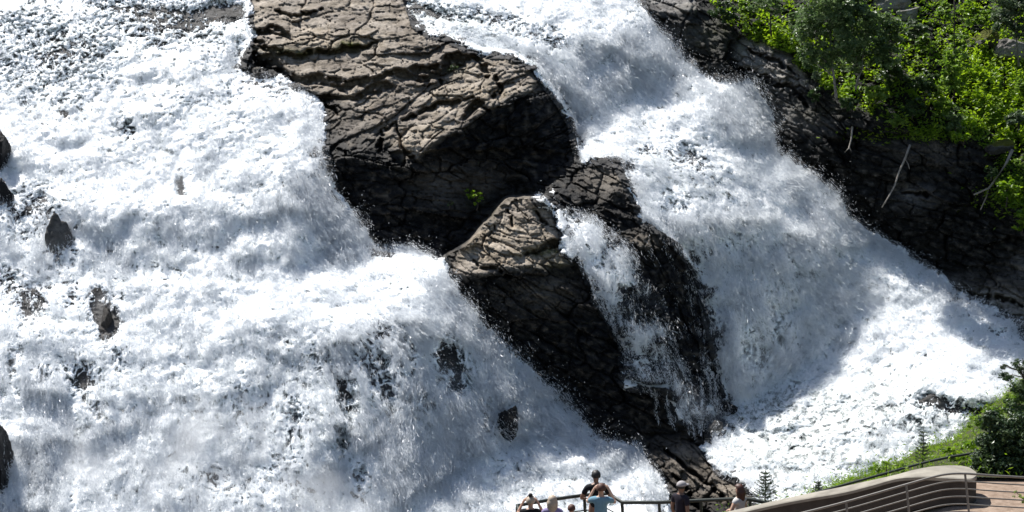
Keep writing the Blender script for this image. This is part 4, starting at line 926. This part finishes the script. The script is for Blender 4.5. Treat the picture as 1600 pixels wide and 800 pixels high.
# ------------------------------------------------------------------ people
def skinned(name, nodes, edges, mt, parent, sub=2, root=0):
    me = bpy.data.meshes.new(name); me.from_pydata([n[0] for n in nodes], edges, []); ob = bpy.data.objects.new('tmp', me); COL.objects.link(ob)
    md = ob.modifiers.new('s', 'SKIN'); md.use_smooth_shade = True
    for i, n in enumerate(nodes):
        sv = me.skin_vertices[0].data[i]; r = n[1] if isinstance(n[1], tuple) else (n[1], n[1]); sv.radius = r; sv.use_root = (i == root)
    ob.modifiers.new('b', 'SUBSURF').levels = sub; ob.modifiers['b'].render_levels = sub
    dg = bpy.context.evaluated_depsgraph_get(); dg.update(); m2 = bpy.data.meshes.new_from_object(ob.evaluated_get(dg)); m2.name = name
    bpy.data.objects.remove(ob); bpy.data.meshes.remove(me); m2.materials.clear()
    return link_mesh(name, m2, mt, parent)
def cloth(name, c, rough=.85): return simple(name, tuple(x * .8 for x in c), c, 25, rough, .2, .3, .01)
M_SKIN = simple('skin', (.48,.29,.20), (.56,.35,.25), 20, .5); M_SKIND = simple('tanned_skin', (.22,.12,.08), (.28,.16,.11), 20, .5)
M_EYE, _, _ = mat('eye', (.03,.02,.02), .2)
def person(x, y, h, rz, label, skin, shirt, trousers, hair, arms, sleeves=.5, hairstyle='short', lean=0., cap=None, hold=None, bun=None):
    S = h / 1.75; root = empty('person', (x, y, -10.05), label, 'person', None, rz); root.scale = (S, S, S)
    Z = lambda q: (q[0], q[1] + lean * max(0, q[2] - .95), q[2])
    nodes = [((0,0,.96),(.15,.11)), ((0,0,1.14),(.135,.10)), ((0,-.01,1.32),(.155,.105)), ((0,-.01,1.43),(.12,.08)), ((0,.0,1.51),.052), ((0,.015,1.575),(.062,.075)), ((0,.02,1.65),(.078,.095)), ((0,.01,1.715),(.055,.065))]
    nodes = [(Z(a), b) for a, b in nodes]; E = [(i, i + 1) for i in range(7)]
    sh = [((0,0,.93),(.165,.125)), ((0,0,1.14),(.155,.12)), ((0,-.01,1.32),(.175,.125)), ((0,-.01,1.44),(.13,.09)), ((0,-.003,1.47),(.075,.065))]; sh = [(Z(a), b) for a, b in sh]; SE = [(i, i + 1) for i in range(4)]
    for s in (-1, 1):
        b = len(nodes)
        for q, r in (((.10*s,0,.88),.095), ((.11*s,.02,.50),.058), ((.11*s,-.02,.10),.040), ((.12*s,.07,.035),(.042,.03)), ((.125*s,.17,.03),(.04,.022))): nodes.append((q, r))
        E += [(0, b), (b, b + 1), (b + 1, b + 2), (b + 2, b + 3), (b + 3, b + 4)]
        sd, el, wr, hd = arms[0 if s < 0 else 1]; b = len(nodes)
        sd, el, wr, hd = [Vector(Z(q)) for q in (sd, el, wr, hd)]
        nodes += [(tuple(sd), .058), (tuple(el), .042), (tuple(wr), .028), (tuple(wr.lerp(hd, .55)), (.038, .022))]
        E += [(3, b), (b, b + 1), (b + 1, b + 2), (b + 2, b + 3)]
        f = (hd - wr).normalized(); sidev = f.cross(Vector((0, 0, 1)) if abs(f.z) < .8 else Vector((0, 1, 0))).normalized(); nrmv = f.cross(sidev)
        for k in range(4):
            L_ = (.070, .082, .077, .060)[k]; p0 = wr.lerp(hd, .8) + sidev * (k - 1.5) * .021; p1 = p0 + f * L_ * .5 + nrmv * .008; p2 = p1 + f * L_ * .4 + nrmv * .024
            i = len(nodes); nodes += [(tuple(p0), .010), (tuple(p1), .009), (tuple(p2), .007)]; E += [(b + 3, i), (i, i + 1), (i + 1, i + 2)]
        p0 = wr.lerp(hd, .35) + sidev * .038; p1 = p0 + (f * .6 + sidev * .6) * .04; p2 = p1 + f * .03
        i = len(nodes); nodes += [(tuple(p0), .012), (tuple(p1), .011), (tuple(p2), .008)]; E += [(b + 3, i), (i, i + 1), (i + 1, i + 2)]
        i = len(sh); sh.append((tuple(sd), .075)); sh.append((tuple(sd.lerp(el, min(1, sleeves) if sleeves <= 1 else 1)), .060)); SE += [(3, i), (i, i + 1)]
        if sleeves > 1: sh.append((tuple(el.lerp(wr, sleeves - 1)), .044)); SE += [(i + 1, i + 2)]
    bd = skinned('body', nodes, E, skin, root)
    hc = Vector(Z((0, .02, 1.64)))
    for v in bd.data.vertices:          # nose, chin, ears, brow
        d = v.co - hc
        if abs(d.z) < .12 and d.length < .16:
            if d.y > .03: v.co.y += .022 * math.exp(-(d.x / .018) ** 2 - ((d.z + .008) / .022) ** 2) + .010 * math.exp(-(d.x / .03) ** 2 - ((d.z + .062) / .02) ** 2)
            if abs(d.x) > .05: v.co.x += math.copysign(.016 * math.exp(-((d.y + .01) / .018) ** 2 - (d.z / .025) ** 2), d.x)
    for s in (-1, 1):
        bm = bmesh.new(); bmesh.ops.create_uvsphere(bm, u_segments=10, v_segments=8, radius=.011); bmesh.ops.translate(bm, verts=bm.verts, vec=hc + Vector((.03 * s, .078, .008)))
        me = bpy.data.meshes.new('eye'); bm.to_mesh(me); bm.free(); link_mesh('eye', me, M_EYE, bd)
    skinned('shirt', sh, SE, shirt, root)
    tn = [((0,0,.97),(.165,.125)), ((0,0,.88),(.16,.12))]; TE = [(0, 1)]
    for s in (-1, 1):
        b = len(tn); tn += [((.10*s,0,.84),.105), ((.11*s,.02,.50),.075), ((.11*s,-.02,.10),.062)]; TE += [(1, b), (b, b + 1), (b + 1, b + 2)]
    skinned('trousers', tn, TE, trousers, root)
    for s in (-1, 1): skinned('shoe', [((.11*s,-.03,.05),.05), ((.115*s,.06,.045),(.055,.045)), ((.125*s,.18,.035),(.05,.035))], [(0,1),(1,2)], M_SHOE, root, 2, 1)
    # hair
    bm = bmesh.new(); bmesh.ops.create_uvsphere(bm, u_segments=40, v_segments=28, radius=1); rg = random.Random(int(x * 100))
    for v in bm.verts:
        p = v.co.copy(); a = math.atan2(p.x, -p.y); st_ = 1 + .035 * math.sin(a * 17 + rg.random()) ; q = Vector((p.x * .100, p.y * .120, p.z * .115)) * st_
        if hairstyle == 'long' and p.z < 0 and p.y < .35:
            q.x = p.x * .125 * (1 + .25 * p.z * p.z) * st_; q.z = p.z * .36; q.y = min(q.y, .02) - .03
        elif p.y > .1 and p.z < .45: q *= .62          # the face stays clear
        elif p.z < -.35: q *= .72
        v.co = q
    bmesh.ops.translate(bm, verts=bm.verts, vec=hc + Vector((0, -.005, .028))); me = bpy.data.meshes.new('hair'); bm.to_mesh(me); bm.free()
    for p in me.polygons: p.use_smooth = True
    ho = link_mesh('hair', me, hair, root)
    if bun:
        bm = bmesh.new(); bmesh.ops.create_icosphere(bm, subdivisions=3, radius=.052)
        for v in bm.verts: v.co *= 1 + .08 * math.sin(v.co.x * 90) * math.cos(v.co.z * 80)
        bmesh.ops.translate(bm, verts=bm.verts, vec=hc + Vector((0, -.03, .165))); me = bpy.data.meshes.new('bun'); bm.to_mesh(me); bm.free(); link_mesh('bun', me, bun, ho)
    if cap:
        bm = bmesh.new(); bmesh.ops.create_uvsphere(bm, u_segments=28, v_segments=14, radius=1)
        for v in bm.verts: v.co = Vector((v.co.x * .108, v.co.y * .128, max(v.co.z, -.05) * .105))
        r = bmesh.ops.create_circle(bm, cap_ends=True, segments=20, radius=.085)['verts']; bmesh.ops.scale(bm, verts=r, vec=(1, 1.1, 1)); ex = bmesh.ops.extrude_face_region(bm, geom=list({f for v in r for f in v.link_faces}))
        bmesh.ops.translate(bm, verts=[q for q in ex['geom'] if isinstance(q, bmesh.types.BMVert)], vec=(0, 0, .008)); bmesh.ops.translate(bm, verts=list(set(r) | {q for q in ex['geom'] if isinstance(q, bmesh.types.BMVert)}), vec=(0, .12, .0))
        bmesh.ops.recalc_face_normals(bm, faces=bm.faces[:]); bmesh.ops.translate(bm, verts=bm.verts, vec=hc + Vector((0, 0, .05))); me = bpy.data.meshes.new('cap'); bm.to_mesh(me); bm.free()
        for p in me.polygons: p.use_smooth = True
        link_mesh('cap', me, cap, root)
    if hold:
        bm = bmesh.new(); bmesh.ops.create_cube(bm, size=1); bmesh.ops.scale(bm, verts=bm.verts, vec=(.15, .009, .075)); bmesh.ops.bevel(bm, geom=bm.edges[:], offset=.003, segments=2, affect='EDGES')
        me = bpy.data.meshes.new('phone'); bm.to_mesh(me); bm.free(); ph = link_mesh('phone', me, M_EYE); tag(ph, hold, 'phone')
        ph.matrix_world = Matrix.Translation((x, y, -10.05)) @ Matrix.Rotation(rz, 4, 'Z') @ Matrix.Scale(S, 4) @ Matrix.Translation(Z((0, .33, 1.665)))
    return root
M_SHOE = cloth('dark_shoe', (.05,.05,.05)); C_BLACK = cloth('black_cloth', (.015,.015,.018)); C_LAV = cloth('lavender_cloth', (.33,.28,.48)); C_BLUE = cloth('light_blue_cloth', (.20,.36,.46)); C_NAVY = cloth('charcoal_cloth', (.028,.024,.035))
C_JEAN = cloth('denim', (.06,.09,.16)); C_WHITE = cloth('white_cloth', (.6,.58,.56)); C_GREY = cloth('pale_cap_cloth', (.45,.42,.42)); C_RUST = cloth('rust_cloth', (.45,.16,.06))
H_BLOND = simple('blonde_hair', (.42,.33,.24), (.58,.48,.38), 30, .6); H_DARK = simple('dark_hair', (.012,.010,.010), (.03,.025,.022), 30, .5); H_RED = simple('dark_red_hair', (.05,.018,.012), (.10,.035,.02), 30, .5); H_BROWN = simple('reddish_brown_hair', (.07,.028,.018), (.13,.055,.035), 30, .6)
UPA = [((-.19,0,1.42), (-.30,.18,1.32), (-.16,.30,1.58), (-.09,.32,1.66)), ((.19,0,1.42), (.30,.18,1.32), (.16,.30,1.58), (.09,.32,1.66))]
DOWN = [((-.19,0,1.42), (-.25,-.03,1.13), (-.24,.08,.90), (-.23,.12,.80)), ((.19,0,1.42), (.25,-.03,1.13), (.24,.08,.90), (.23,.12,.80))]
RAILA = [((-.19,0,1.42), (-.32,.05,1.18), (-.22,.30,1.10), (-.16,.38,1.10)), ((.19,0,1.42), (.33,.05,1.18), (.22,.30,1.10), (.16,.38,1.10))]
def px_x(u, y, z): return (u - 800) / FPX * (y * FW[1] + z * FW[2])
def PX(u, y): return px_x(u, y, -8.4)
person(PX(829,31.6), 31.6, 1.62, 0, 'person in a black top with topknot bun, both arms raised to the face', M_SKIN, C_BLACK, C_JEAN, H_BLOND, UPA, .35, bun=H_DARK, hold='dark phone held up by the person with the topknot bun')
person(PX(863,31.6), 31.6, 1.64, 0, 'person with long blonde hair and lavender top at the platform railing', M_SKIN, C_LAV, C_JEAN, H_BLOND, DOWN, 1., 'long')
person(PX(893,31.7), 31.7, 1.42, 0, 'short person with reddish brown hair, only the head showing at the bottom edge', M_SKIN, C_BLACK, C_JEAN, H_BROWN, DOWN, .5)
person(PX(932,33.05), 33.05, 1.80, .12, 'tall person in black leaning on the platform railing, head highest of the group', M_SKIND, C_BLACK, C_JEAN, H_DARK, RAILA, .7, lean=.08)
person(PX(939,32.2), 32.2, 1.74, -.1, 'person in light blue shirt with raised arms, in front of the tall person', M_SKIN, C_BLUE, C_JEAN, H_BROWN, UPA, .6, hold='dark phone held up by the person in the light blue shirt')
person(PX(1064,32.6), 32.6, 1.68, -.9, 'person in pale cap and charcoal shirt looking right, middle of the platform railing', M_SKIND, C_NAVY, C_JEAN, H_DARK, DOWN, .6, cap=C_GREY)
person(PX(1156,32.3), 32.3, 1.70, .9, 'person with long dark red hair and white top at the right end of the railing', M_SKIN, C_WHITE, C_RUST, H_RED, RAILA, .3, 'long')
